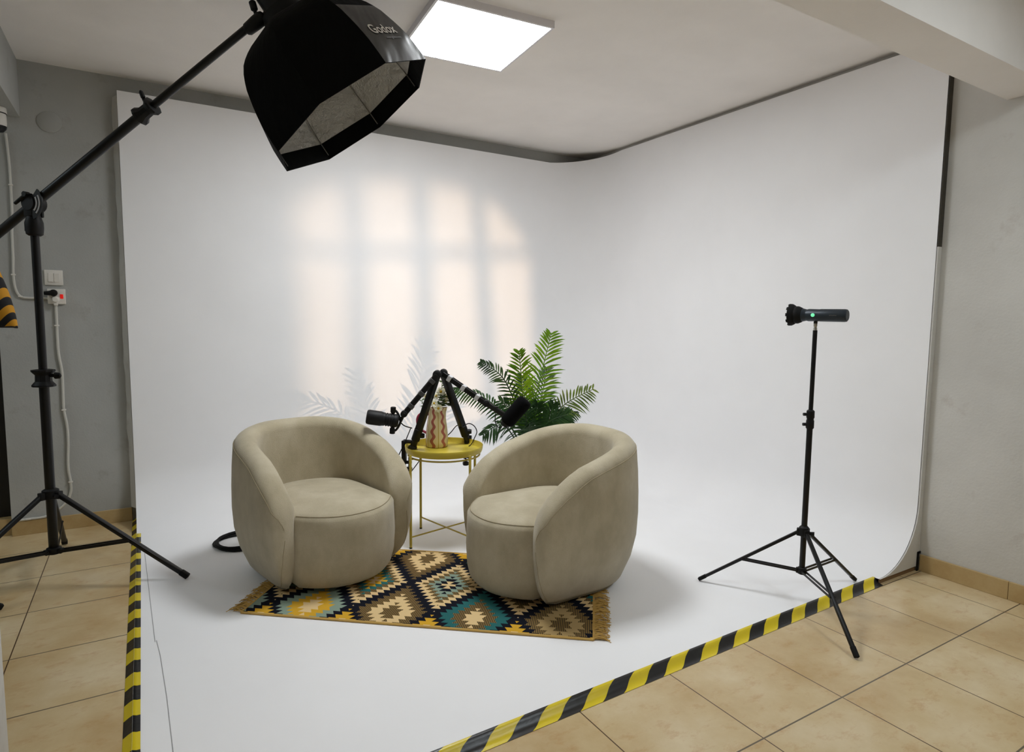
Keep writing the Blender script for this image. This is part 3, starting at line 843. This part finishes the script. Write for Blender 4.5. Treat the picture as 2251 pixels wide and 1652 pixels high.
# ------------------------------------------------------------------ right light stand
def stand(name, c, feet, zl, zu, rp, rl, label, top, group=None, footz=None):
    c = Vector(c)
    t = thing(name, (c.x, c.y, 0), label, 'light stand', group)
    bm = BM(); tube(bm, [(c.x, c.y, zl - .03), (c.x, c.y, zl - .025), (c.x, c.y, top)], [rp * .8, rp, rp], 18); obj('pole', bm, M['black'], t)
    bm = BM(); lathe(bm, [(rp, zu - .03), (rp * 1.7, zu - .026), (rp * 1.7, zu + .012), (rp * 1.1, zu + .02)], Matrix.Translation((c.x, c.y, 0)), 18)
    ft = []
    for f_ in feet:
        d = (Vector((f_[0], f_[1])) - c).normalized(); ft.append(d)
        box(bm, (0, -rl * 1.25, -.028), (rp * 2.4, rl * 1.25, .006), .003, mtx=Matrix.Translation((c.x, c.y, zu)) @ Matrix.Rotation(math.atan2(d.y, d.x), 4, 'Z'))
    hub = obj('upper_hub', bm, M['blackplastic'], t, auto=30)
    bm = BM(); d = Vector((.5, -.8)).normalized()
    tube(bm, [(c.x + rp * d.x, c.y + rp * d.y, zu - .012), (c.x + (rp + .03) * d.x, c.y + (rp + .03) * d.y, zu - .012)], [.006, .010], 10); obj('knob', bm, M['blackplastic'], hub)
    bm = BM(); lathe(bm, [(rp * .9, zl - .034), (rp * 1.5, zl - .03), (rp * 1.5, zl - .004), (rp, zl)], Matrix.Translation((c.x, c.y, 0)), 18)
    for d in ft: box(bm, (0, -rl, -.030), (rp * 2.0, rl, -.006), .003, mtx=Matrix.Translation((c.x, c.y, zl)) @ Matrix.Rotation(math.atan2(d.y, d.x), 4, 'Z'))
    obj('lower_hub', bm, M['blackplastic'], t, auto=30)
    for f_, d in zip(feet, ft):
        a = Vector((c.x + d.x * rp * 2.0, c.y + d.y * rp * 2.0, zu - .012)); b = Vector(f_); bb = b + Vector((0, 0, rl * .9))
        bm = BM(); mtx = axism(a, bb - a); Ln = (bb - a).length
        box(bm, (-rl, -rl * .8, -.008), (rl, rl * .8, Ln - .04), rl * .35, 2, mtx); lg = obj('leg', bm, M['black'], t, auto=30)
        bm = BM(); box(bm, (-rl * 1.12, -rl * .95, Ln - .045), (rl * 1.12, rl * .95, Ln - .002), rl * .35, 2, mtx); obj('foot_cap', bm, M['rubber'], lg, auto=30)
        mid = a + (bb - a) * .545; h_ = Vector((c.x + d.x * rp * 1.6, c.y + d.y * rp * 1.6, zl - .018))
        side = Vector((-d.y, d.x, 0)) * rl * 1.15
        bm = BM()
        for s in (1, -1): box(bm, (-rl * .18, -rl * .55, 0), (rl * .18, rl * .55, (mid - h_).length), mtx=Matrix.Translation(side * s) @ axism(h_, mid - h_))
        tube(bm, [mid - side * 1.3, mid + side * 1.3], rl * .35, 8); tube(bm, [h_ - side * 1.3, h_ + side * 1.3], rl * .35, 8)
        obj('brace', bm, M['black'], t, smooth=False)
    return t
RC_ = (2.532, 1.641)
t = stand('light_stand', RC_, [(2.299, 2.032, PZ), (2.975, 1.643, PZ), (2.321, 1.255, 0)], .190, .362, .0125, .0085, 'thin black light stand on the white floor holding the torch shaped projector', .86)
bm = BM(); tube(bm, [(*RC_, .85), (*RC_, 1.262)], .0095, 16); obj('upper_pole', bm, M['black'], t)
bm = BM(); lathe(bm, [(.0135, .825), (.017, .83), (.0165, .862), (.0145, .866), (.0145, .872), (.017, .876), (.0165, .905), (.012, .91)], Matrix.Translation((*RC_, 0)), 18)
cl = obj('collar', bm, M['blackplastic'], t)
for z_ in (.845, .890):
    bm = BM(); tube(bm, [(RC_[0] - .010, RC_[1] + .008, z_), (RC_[0] - .026, RC_[1] + .017, z_)], .007, 10); obj('clamp_screw', bm, M['blackplastic'], cl)

bm = BM(); lathe(bm, [(.0095, 1.258), (.0080, 1.262), (.0078, 1.272), (.0060, 1.274), (.0060, 1.278), (.0080, 1.281), (.0078, 1.292), (.005, 1.296)], Matrix.Translation((*RC_, 0)), 16); obj('spigot', bm, M['steel'], t)

# projector torch
LP = Vector((2.497, 1.742, 1.328))                     # light source inside the barrel
TG = Vector((1.86, 4.435, 1.38))                       # centre of the projected window
dv = (TG - LP); dv.normalize()
hx = (dv.x, dv.y); hl = math.hypot(*hx); bd = Vector((hx[0] / hl, hx[1] / hl, 0.012)).normalized()
MP_ = Vector((RC_[0], RC_[1], 1.328))                  # axis above the spigot
TM = axism(MP_, bd)
t = thing('projector_torch', (*RC_, 1.294), 'dark torch shaped projector with flared black nose on the thin stand', 'projector')
bm = BM(); lathe(bm, [(.004, -.128), (.022, -.128), (.026, -.125), (.0275, -.118), (.0275, -.020), (.0265, -.016), (.0275, .030), (.0255, .036), (.0255, .040), (.027, .046), (.0285, .052), (.0295, .062), (.0295, .076),
                      (.0265, .076), (.0240, .02), (.0240, -.06), (.002, -.062)], TM, 36, cap0=True, cap1=True)
obj('barrel', bm, M['torch'], t, auto=30)
bm = BM(); lathe(bm, [(.0295, .056), (.033, .062), (.0365, .070), (.0385, .075), (.0385, .083), (.037, .087), (.0425, .092), (.045, .096), (.0475, .101), (.0485, .109), (.0465, .109), (.044, .101), (.040, .096), (.036, .089), (.033, .078), (.0297, .064)], TM, 40, cap0=False, cap1=False)
for k_ in range(10):
    a = 2 * PI * k_ / 10; box(bm, (.0435, -.007, .104), (.0490, .007, .114), .001, 1, TM @ Matrix.Rotation(a, 4, 'Z'))
obj('nose_hood', bm, M['rubber'], t, auto=30)
side_cam = Vector((-RC_[0], -RC_[1], 0)).normalized()
loc_s = TM.to_3x3().inverted() @ side_cam; ang = math.atan2(loc_s.y, loc_s.x)
bm = BM(); BMt = TM @ Matrix.Rotation(ang, 4, 'Z') @ Matrix.Translation((.0268, 0, .004)) @ Matrix.Rotation(PI / 2, 4, 'Y')
lathe(bm, [(.0078, 0), (.0078, .0022), (.006, .0030), (.001, .0030)], BMt, 24)
obj('power_button', bm, M['greenled'], t)
bm = BM()
for i, (a_, w_) in enumerate(((0, .006), (.0075, .004), (.013, .0055), (.0200, .003), (.0245, .0048))):
    box(bm, (.02745, -.0016, -.092 + a_), (.0278, .0012 + .0008 * (i % 2), -.092 + a_ + w_), mtx=TM @ Matrix.Rotation(ang, 4, 'Z'))
obj('label_print', bm, M['mark2'], t, smooth=False)
bm = BM(); tube(bm, [(*RC_, 1.292), (*RC_, 1.303)], .008, 12); obj('mount_screw', bm, M['black'], t)
# slide (window shaped cut-out) inside the barrel: holes found by projecting the panes through the lamp
SL = TM.inverted() @ LP
zs = .040
LPw = TM @ Vector((0, 0, zs))                           # lamp on the axis
def pane(x0a, x1a, z0, z1, x0b, x1b): return (x0a, x1a, z0, z1, x0b, x1b)
# panes on the wall: (x left/right at top, z bottom, z top, x left/right at bottom)
PANES = []
def archtop(x_): # height of the arch at wall position x
    return interp(x_, [.90, 1.0, 1.10, 1.25, 1.42, 1.60, 1.95, 2.10, 2.27, 2.42, 2.57, 2.72, 2.80], [2.02, 2.13, 2.19, 2.235, 2.27, 2.295, 2.315, 2.31, 2.285, 2.24, 2.15, 1.99, 1.86])
def inpane(x_, z_):
    k_ = (2.0 - z_)
    for L0, R0, sl_, sr_ in ((.92, 1.255, .03, .02), (1.41, 1.765, .015, .055), (1.925, 2.27, .04, .08), (2.41, 2.80, .085, .055)):
        l_, r_ = L0 + sl_ * k_, R0 + sr_ * k_
        if l_ < x_ < r_:
            zb_ = .42
            zm = 1.755 + (x_ - 1.07) * .052
            if z_ < zm - .044 and z_ > zb_: return True
            if z_ > zm + .044 and z_ < archtop(x_): return True
    return False
gz = .066                                               # slide position on the axis
bm = BM(); G = 150; half = .0160
vv = [[None] * (G + 1) for _ in range(G + 1)]
for i in range(G):
    for j in range(G):
        gx_, gy_ = -half + 2 * half * (i + .5) / G, -half + 2 * half * (j + .5) / G
        if gx_ * gx_ + gy_ * gy_ > .0160 ** 2: continue
        w_ = TM @ Vector((gx_, gy_, gz)); d_ = w_ - LPw
        s_ = (YCB - LPw.y) / d_.y; hit = LPw + d_ * s_
        if inpane(hit.x, hit.z): continue
        q = []
        for a_, b_ in ((i, j), (i + 1, j), (i + 1, j + 1), (i, j + 1)):
            if vv[a_][b_] is None: vv[a_][b_] = bm.verts.new(TM @ Vector((-half + 2 * half * a_ / G, -half + 2 * half * b_ / G, gz)))
            q.append(vv[a_][b_])
        bm.faces.new(q)
lathe(bm, [(.0156, gz + .0001), (.0262, gz + .0001)], TM, 48, cap0=False, cap1=False)
obj('window_slide', bm, M['rubber'], t, smooth=False)
ld = bpy.data.lights.new('projector_lamp', 'SPOT'); ld.energy = 80.0; ld.color = (1.0, 0.70, 0.45); ld.spot_size = math.radians(75); ld.spot_blend = 0.1; ld.shadow_soft_size = 0.0009
lo = bpy.data.objects.new('projector_lamp', ld); COL.objects.link(lo); lo.location = LPw; lo.rotation_euler = bd.to_track_quat('-Z', 'Y').to_euler()

# ------------------------------------------------------------------ left boom stand
LC = Vector((-.406, 3.592))
f3 = (LC.x + .6 * math.cos(math.radians(211.5)), LC.y + .6 * math.sin(math.radians(211.5)), 0)
t = stand('boom_stand', LC, [(.146, 3.278, PZ), (-.423, 4.195, 0), f3], .185, .452, .0205, .0125, 'heavy black boom stand at the left carrying the softbox on a long arm', 1.02)
bm = BM(); tube(bm, [(*LC, 1.0), (*LC, 1.72)], .0172, 18); obj('upper_pole', bm, M['black'], t)
def collar(c, ax, r, L, label_parent, knobdir, name='collar'):
    AXM = axism(c, ax); bm = BM()
    lathe(bm, [(r * 1.15, -L), (r * 1.9, -L * .94), (r * 1.9, -L * .75), (r * 1.35, -L * .35), (r * 1.3, L * .35), (r * 1.9, L * .75), (r * 1.9, L * .94), (r * 1.15, L)], AXM, 10)
    o = obj(name, bm, M['blackplastic'], label_parent, auto=30)
    bm = BM(); kd = Vector(knobdir).normalized(); p = Vector(c) + kd * r * 1.3 + Vector(ax).normalized() * L * .3
    tube(bm, [p - kd * .01, p + kd * .022], .008, 10); tube(bm, [p + kd * .016, p + kd * .022, p + kd * .044, p + kd * .05], [.008, .016, .014, .006], 10, sy=.6); obj('knob', bm, M['blackplastic'], o)
    return o
collar((*LC, 1.0), (0, 0, 1), .025, .042, t, (.857, -.514, 0))
# head clamp
Pv = Vector((-.401, 3.589, 1.80)); bdv = Vector((.858, -.804, .703)).normalized(); viewd = Vector((.11, -.98, -.15)).normalized()
side = Vector((-.46, -.885, 0)).normalized(); sd2 = bdv.cross(Vector((0, 0, 1))).normalized()   # horizontal across the boom
bm = BM(); lathe(bm, [(.0235, 1.655), (.033, 1.662), (.036, 1.69), (.036, 1.715), (.030, 1.735), (.024, 1.76), (.020, 1.785)], Matrix.Translation((*LC, 0)), 16)
Hm = Matrix.Translation(Vector((LC.x, LC.y, 0))) @ Matrix.Rotation(math.atan2(bdv.y, bdv.x), 4, 'Z')
box(bm, (-.045, -.012, 1.675), (-.02, .012, 1.72), .004, 2, Hm)
box(bm, (-.022, -.030, 1.74), (.026, -.018, 1.84), .004, 2, Hm); box(bm, (-.022, .018, 1.74), (.026, .030, 1.84), .004, 2, Hm)
lathe(bm, [(.034, -.034), (.037, -.03), (.037, .03), (.034, .034)], axism(Pv, sd2), 22)
hd = obj('pivot_head', bm, M['blackplastic'], t, auto=30)
bm = BM()
h0 = Pv + sd2 * .036 + Vector((0, 0, .035)); 
tube(bm, [h0 - sd2 * .01, h0 + sd2 * .012], .012, 12); tube(bm, [h0, h0 - bdv * .03 + Vector((0, 0, -.0)), h0 - bdv * .075], [.008, .008, .007], 10); obj('lock_lever', bm, M['blackplastic'], hd)
# slotted angle plate
bm = BM(); pc = Pv + sd2 * .026
ex = Vector((bdv.x, bdv.y, 0)).normalized(); ez = Vector((0, 0, 1))
def arcplate(bm, r0, r1, a0, a1, th_, n_=18):
    rows = []
    for i in range(n_ + 1):
        a = a0 + (a1 - a0) * i / n_; d_ = ex * math.cos(a) + ez * math.sin(a)
        rows.append([pc + d_ * r0 - sd2 * th_, pc + d_ * r1 - sd2 * th_, pc + d_ * r1 + sd2 * th_, pc + d_ * r0 + sd2 * th_])
    V_ = sheet(bm, rows, closev=True); bm.faces.new(V_[0]); bm.faces.new(V_[-1])
arcplate(bm, .02, .078, -1.25, .85, .003); pl_ = obj('angle_plate', bm, M['black'], hd, auto=30)
bm = BM(); pc = pc + sd2 * .004
for r0, r1 in ((.044, .051), (.060, .067)): arcplate(bm, r0, r1, -.85, .5, .0012)
obj('slot_rim', bm, M['cliplight'], pl_, auto=30)
# boom
T1 = Vector((.465, 2.780, 2.503)); LB = (T1 - Pv).length
sd_up = Vector((0, 0, .0))
bm = BM(); tube(bm, [Pv - bdv * .62, Pv - bdv * .61, Pv + bdv * .735, Pv + bdv * .74], [.017, .0205, .0205, .018], 16); obj('boom_arm', bm, M['black'], t)
bm = BM(); tube(bm, [Pv + bdv * .70, Pv + bdv * (LB - .02)], .0158, 16); obj('boom_extension', bm, M['black'], t)
collar(Pv + bdv * .722, bdv, .021, .045, t, Vector((-.35, -.1, .9)), 'boom_collar')
bm = BM(); lathe(bm, [(.017, -.085), (.024, -.075), (.027, -.03), (.027, .0), (.022, .012), (.012, .018)], axism(T1 - bdv * .0, bdv), 16)
tip = obj('boom_tip', bm, M['blackplastic'], t)
bm = BM(); kd = Vector((-.25, .1, .95)).normalized(); p = T1 - bdv * .02
tube(bm, [p, p + kd * .045], .007, 10); tube(bm, [p + kd * .04, p + kd * .045, p + kd * .075, p + kd * .08], [.008, .014, .014, .008], 10); obj('knob', bm, M['blackplastic'], tip)

# sandbag hung on the low end of the boom
hang = Pv - bdv * .47
cs = Vector((-.640, 3.775, 1.30)); vx = Vector((.857, -.515, 0)); vy = Vector((-.515, -.857, 0))
bag = thing('sandbag', (cs.x, cs.y, 1.24), 'yellow and black striped sandbag hanging from the low end of the boom arm', 'sandbag')
bm = BM(); uv = bm.loops.layers.uv.new('UVMap'); rows = []; NZ, NA = 14, 36
for i in range(NZ + 1):
    t_ = i / NZ; z_ = 1.236 + .315 * t_
    wd = .170 - .090 * t_ ** 1.2; th_ = .012 + .062 * math.sin(PI * (.08 + .80 * t_)) ** .8 * (1 - .45 * t_)
    r_ = []
    for k_ in range(NA):
        a = 2 * PI * k_ / NA; cx_ = math.copysign(abs(math.cos(a)) ** .7, math.cos(a)); sx_ = math.copysign(abs(math.sin(a)) ** .9, math.sin(a))
        r_.append(cs + vx * (wd * cx_ - .012) + vy * (th_ * sx_) + Vector((0, 0, z_ - cs.z + .006 * math.sin(3 * a))))
    rows.append(r_)
V_ = [[bm.verts.new(p) for p in r_] for r_ in rows]
def bu(p):
    q = p - cs; return ((q.dot(vx) * .80 - q.z * .66 + 1.2 * q.z * q.z) / .056 + .02, 0)
for i in range(NZ):
    for k_ in range(NA):
        f_ = bm.faces.new((V_[i][k_], V_[i][(k_ + 1) % NA], V_[i + 1][(k_ + 1) % NA], V_[i + 1][k_]))
        for l in f_.loops: l[uv].uv = bu(l.vert.co)
for r_ in (V_[0], V_[-1]):
    f_ = bm.faces.new(r_)
    for l in f_.loops: l[uv].uv = (.1, 0)
obj('bag', bm, M['bag'], bag, auto=60)
bm = BM(); tp = cs + Vector((0, 0, .25))
tube(bm, smoothpath([tp - vx * .02, hang + vy * -.03 + Vector((0, 0, -.03)), hang + Vector((0, 0, .023)), hang + vy * .03 + Vector((0, 0, -.03)), tp + vx * .02], 6), .010, 8, sy=.35)
obj('strap', bm, M['rubber'], bag)

# another stand whose leg tip reaches into view at the left edge
s2c = (-1.14, 3.21)
stand('light_stand', s2c, [(-.575, 3.385, 0), (-1.57, 3.62, 0), (-1.27, 2.63, 0)], .16, .40, .0155, .0125, 'black stand leg tip on the tiles at the left edge, left of the boom stand', 1.3)

# ------------------------------------------------------------------ softbox
c0, nrm, s1, s2 = Vector((0.8057, 2.6668, 2.1433)), Vector((0.5462, -0.2014, -0.8131)), Vector((0.8373, 0.1612, 0.5225)), Vector((-0.0259, 0.9662, -0.2567))
CAM_R, CAM_U, CAM_F = (0.858056, -0.513458, 0.010079), (0.039045, 0.084793, 0.995633), (0.51207, 0.853915, -0.092805)
SA = .385
sb = thing('softbox', c0, 'large black octagonal softbox with silver lining hanging from the boom arm', 'softbox')
PH = 0.0
def octr(a):
    d = ((a - PH) % (PI / 4)) - PI / 8
    return math.cos(PI / 8) / math.cos(d)
def spt(a, t, r):
    q = octr(a); return c0 + nrm * t + (s1 * math.cos(a) + s2 * math.sin(a)) * (r * q * SA)
TP = [.0, -.05, -.10, -.15, -.20, -.25, -.30, -.34, -.37, -.40, -.425, -.445, -.46]
RP = [1.0, .995, .984, .960, .925, .885, .825, .75, .665, .54, .40, .28, .20]
def rad(t):
    return interp(-t, [-q for q in TP], RP)
MA = 64
bm = BM(); rows = [[spt(PH + 2 * PI * k_ / MA, t_, rad(t_)) for k_ in range(MA)] for t_ in [0, -.001, -.02, -.04, -.07, -.10, -.13, -.16, -.19, -.22, -.25, -.28, -.31, -.34, -.36, -.38, -.40, -.415, -.43, -.445, -.46]]
V_ = sheet(bm, rows, closev=True); bm.faces.new(V_[-1])
for f_ in bm.faces:
    c_ = f_.calc_center_median() - c0; a = math.degrees(math.atan2(c_.dot(s2), c_.dot(s1))); tt = c_.dot(nrm)
    if -90 < a < -45 and tt > -.27: f_.material_index = 1
# printed brand lettering on the satin flap
def lettering(txt, size, a_mid, t_mid):
    cu = bpy.data.curves.new('t', 'FONT'); cu.body = txt; cu.size = size; cu.align_x = 'CENTER'; cu.align_y = 'CENTER'; cu.resolution_u = 3
    cu.offset = size * .016
    to = bpy.data.objects.new('t', cu); COL.objects.link(to)
    dg = bpy.context.evaluated_depsgraph_get(); me = bpy.data.meshes.new_from_object(to.evaluated_get(dg))
    res = ([v_.co.copy() for v_ in me.vertices], [tuple(p.vertices) for p in me.polygons])
    bpy.data.objects.remove(to); bpy.data.curves.remove(cu); bpy.data.meshes.remove(me)
    return res
bl = BM()
for txt, size, a_mid, t_mid, mi in (('Godox', .060, -68, -.145, 2), ('www.godox.com', .015, -63, -.105, 3)):
    vs, fs = lettering(txt, size, a_mid, t_mid)
    W = []
    for p in vs:
        t_ = t_mid - p.y; a = math.radians(a_mid) + p.x / (rad(t_) * SA * .95)
        o_ = spt(a, t_, rad(t_)); out = (o_ - (c0 + nrm * t_)).normalized(); W.append(bm.verts.new(o_ + out * .0025))
    for f_ in fs:
        try: bm.faces.new([W[i] for i in f_]).material_index = mi
        except ValueError: pass
obj('fabric_cover', bm, [M['softfab'], M['satin'], M['mark'], M['mark2']], sb, auto=35)
bm = BM(); rows = [[spt(PH + 2 * PI * k_ / MA, t_, rad(t_) - q) for k_ in range(MA)] for t_, q in ((-.0005, .003), (-.0005, .016), (-.072, .018), (-.073, .030))]
sheet(bm, rows, closev=True); obj('front_lip', bm, M['softfab'], sb, auto=35)
bm = BM(); rows = [[spt(PH + 2 * PI * k_ / MA, t_, rad(t_) - .028) for k_ in range(MA)] for t_ in [-.074, -.10, -.13, -.16, -.19, -.22, -.25, -.28, -.31, -.34, -.36, -.38, -.40, -.415, -.43]]
V_ = sheet(bm, rows, closev=True); obj('silver_lining', bm, M['silver'], sb, auto=35)
M['rod'] = mat('grey spring rod', (140, 138, 134), 0.4, 0.6)
for k_ in range(8):
    a = PH + k_ * PI / 4
    bm = BM(); tube(bm, [spt(a, t_, max(.05, rad(t_) - .045)) for t_ in (-.014, -.05, -.09, -.13, -.18, -.22, -.26, -.30, -.34, -.37, -.40, -.425, -.435)], .0022, 6)
    obj('rod', bm, M['rod'], sb)
bm = BM(); lathe(bm, [(.075, -.492), (.090, -.488), (.092, -.450), (.080, -.440), (.02, -.436)], axism(c0, nrm), 32); obj('speed_ring', bm, M['blackplastic'], sb)
bm = BM(); lathe(bm, [(.010, -.43), (.026, -.42), (.028, -.34), (.022, -.325), (.004, -.323)], axism(c0, nrm), 20); obj('flash_tube', bm, M['cliplight'], sb)
bm = BM(); bk = c0 - nrm * .515; lathe(bm, [(.052, -.575), (.058, -.57), (.060, -.49)], axism(c0, nrm), 28)
tube(bm, [T1 + bdv * .018, T1 + bdv * .04, bk + (T1 - bk).normalized() * .06], [.009, .012, .014], 10)
obj('mount_bracket', bm, M['black'], sb)

# ------------------------------------------------------------------ things on the back wall
def wp(x_, z_, d=0.0): return Vector((x_, YB - d, z_))
WM = lambda x_, z_: Matrix.Translation((x_, YB, z_)) @ Matrix.Rotation(PI / 2, 4, 'X')   # local z points out of the wall
t = thing('light_switch', (-.433, YB, 1.467), 'white double light switch on the back wall, above the socket', 'light switch')
bm = BM(); box(bm, (-.044, -.044, .0005), (.044, .044, .009), .003, 2, WM(-.433, 1.511)); obj('plate', bm, M['whiteplastic'], t, auto=30)
for s in (-1, 1):
    bm = BM(); box(bm, (-.0128, -.026, .008), (.0128, .026, .0125), .0012, 1, WM(-.433 + s * .0135, 1.511) @ Matrix.Rotation(.06 * s, 4, 'X')); obj('rocker', bm, M['whiteplastic'], t, auto=30)
t = thing('wall_socket', (-.424, YB, 1.358), 'white double wall socket with black and white plugs and a red lit rocker', 'socket')
bm = BM(); box(bm, (-.043, -.044, .0005), (.043, .044, .018), .003, 2, WM(-.424, 1.402)); obj('plate', bm, M['whiteplastic'], t, auto=30)
bm = BM(); box(bm, (-.008, -.013, .015), (.008, .013, .022), .002, 1, WM(-.399, 1.402)); obj('rocker', bm, M['redlamp'], t)
bm = BM(); X_ = WM(-.436, 1.422)
lathe(bm, [(.019, .018), (.020, .03), (.018, .048), (.010, .052)], X_, 20)
tube(bm, [X_ @ Vector((0, 0, .038)), X_ @ Vector((-.02, -.002, .040)), X_ @ Vector((-.043, -.003, .036))], [.017, .013, .010], 12)
tag(obj('power_plug', bm, M['rubber'], origin=(-.436, YB - .018, 1.422)), 'black plug in the upper outlet of the wall socket', 'plug')
bm = BM(); X_ = WM(-.428, 1.383)
lathe(bm, [(.0205, .018), (.0205, .024), (.0165, .026), (.0165, .045), (.012, .05)], X_, 20); box(bm, (-.010, -.034, .020), (.010, 0, .040), .003, 2, X_)
tag(obj('power_plug', bm, M['whiteplastic'], origin=(-.428, YB - .018, 1.383)), 'round white plug in the lower outlet of the wall socket', 'plug')
wc = [(-.430, 1.352), (-.431, 1.232), (-.432, 1.15), (-.430, 1.06), (-.420, .97), (-.419, .90), (-.421, .80), (-.421, .73), (-.410, .635), (-.409, .53), (-.415, .43), (-.415, .36), (-.408, .29), (-.412, .22), (-.450, .15), (-.53, .098), (-.62, .093), (-.697, .093)]
ct = thing('power_cable', wp(*wc[-1], .01), 'white cable clipped to the wall, running down from the socket to the skirting', 'cable')
bm = BM(); tube(bm, smoothpath([wp(x_, z_, .010) for x_, z_ in wc], 5), .0072, 8); obj('sheath', bm, M['cablewhite'], ct)
for i in (1, 7, 12, 16):
    bm = BM(); x_, z_ = wc[i]; box(bm, (-.011, -.004, .0), (.011, .004, .019), .001, 1, WM(x_, z_)); obj('clip', bm, M['whiteplastic'], ct)
wc = [(-.612, 2.30), (-.605, 2.15), (-.604, 2.02), (-.606, 1.86), (-.612, 1.75), (-.614, 1.62), (-.618, 1.52), (-.612, 1.44), (-.592, 1.398), (-.555, 1.39), (-.51, 1.392), (-.466, 1.39)]
ct = thing('power_cable', wp(*wc[-1], .01), 'white cable running down the wall from the small camera at the upper left', 'cable')
bm = BM(); tube(bm, smoothpath([wp(x_, z_, .009) for x_, z_ in wc], 5), .0065, 8); obj('sheath', bm, M['cablewhite'], ct)
for i in (2, 6, 8):
    bm = BM(); x_, z_ = wc[i]; box(bm, (-.010, -.004, .0), (.010, .004, .017), .001, 1, WM(x_, z_)); obj('clip', bm, M['whiteplastic'], ct)
bm = BM(); X_ = WM(-.412, 2.395); lathe(bm, [(.058, .0004), (.058, .004), (.055, .006), (.01, .006)], X_, 40)
tag(obj('blanking_cover', bm, M['greywall'], origin=(-.412, YB, 2.337)), 'round flat blanking cover painted like the wall, high at the upper left', 'wall cover')
t = thing('security_camera', (-.628, 4.36, 2.40), 'small white dome security camera at the upper left edge under the beam', 'security camera')
X_ = Matrix.Translation((-.628, 4.36, 0))
bm = BM(); lathe(bm, [(.046, 2.399), (.047, 2.372), (.045, 2.370)], X_, 28); lathe(bm, [(.043, 2.366), (.044, 2.32), (.042, 2.30)], X_, 28); obj('housing', bm, M['whiteplastic'], t)
bm = BM(); lathe(bm, [(.0455, 2.3705), (.0455, 2.3655)], X_, 28); lathe(bm, [(.0435, 2.302), (.040, 2.288), (.028, 2.274), (.004, 2.270)], X_, 28); obj('dome_lens', bm, M['black'], t)
bm = BM(); box(bm, (-.650, 4.39, 2.376), (-.606, YB, 2.399), .003, 2); obj('wall_bracket', bm, M['whiteplastic'], t, auto=30)

# ------------------------------------------------------------------ camera, world, view
cam = bpy.data.cameras.new('camera'); cam.sensor_width = 36; cam.sensor_fit = 'HORIZONTAL'; cam.lens = 36 * 1354 / 2251; cam.clip_start = 0.02
co = bpy.data.objects.new('camera', cam); COL.objects.link(co)
R3 = Matrix((CAM_R, CAM_U, tuple(-q for q in CAM_F))).transposed()
co.matrix_world = Matrix.Translation((0, 0, 1.30)) @ R3.to_4x4()
sc.camera = co
w = bpy.data.worlds.new('world'); sc.world = w; w.use_nodes = True
w.node_tree.nodes['Background'].inputs[0].default_value = (0.8, 0.9, 1.0, 1); w.node_tree.nodes['Background'].inputs[1].default_value = 0.03
sc.view_settings.view_transform = 'Standard'; sc.view_settings.look = 'None'; sc.view_settings.gamma = 1.0; sc.view_settings.use_curve_mapping = False
sc.view_settings.exposure = 0.38
try:
    sc.cycles.max_bounces = 10; sc.cycles.diffuse_bounces = 6
except Exception: pass
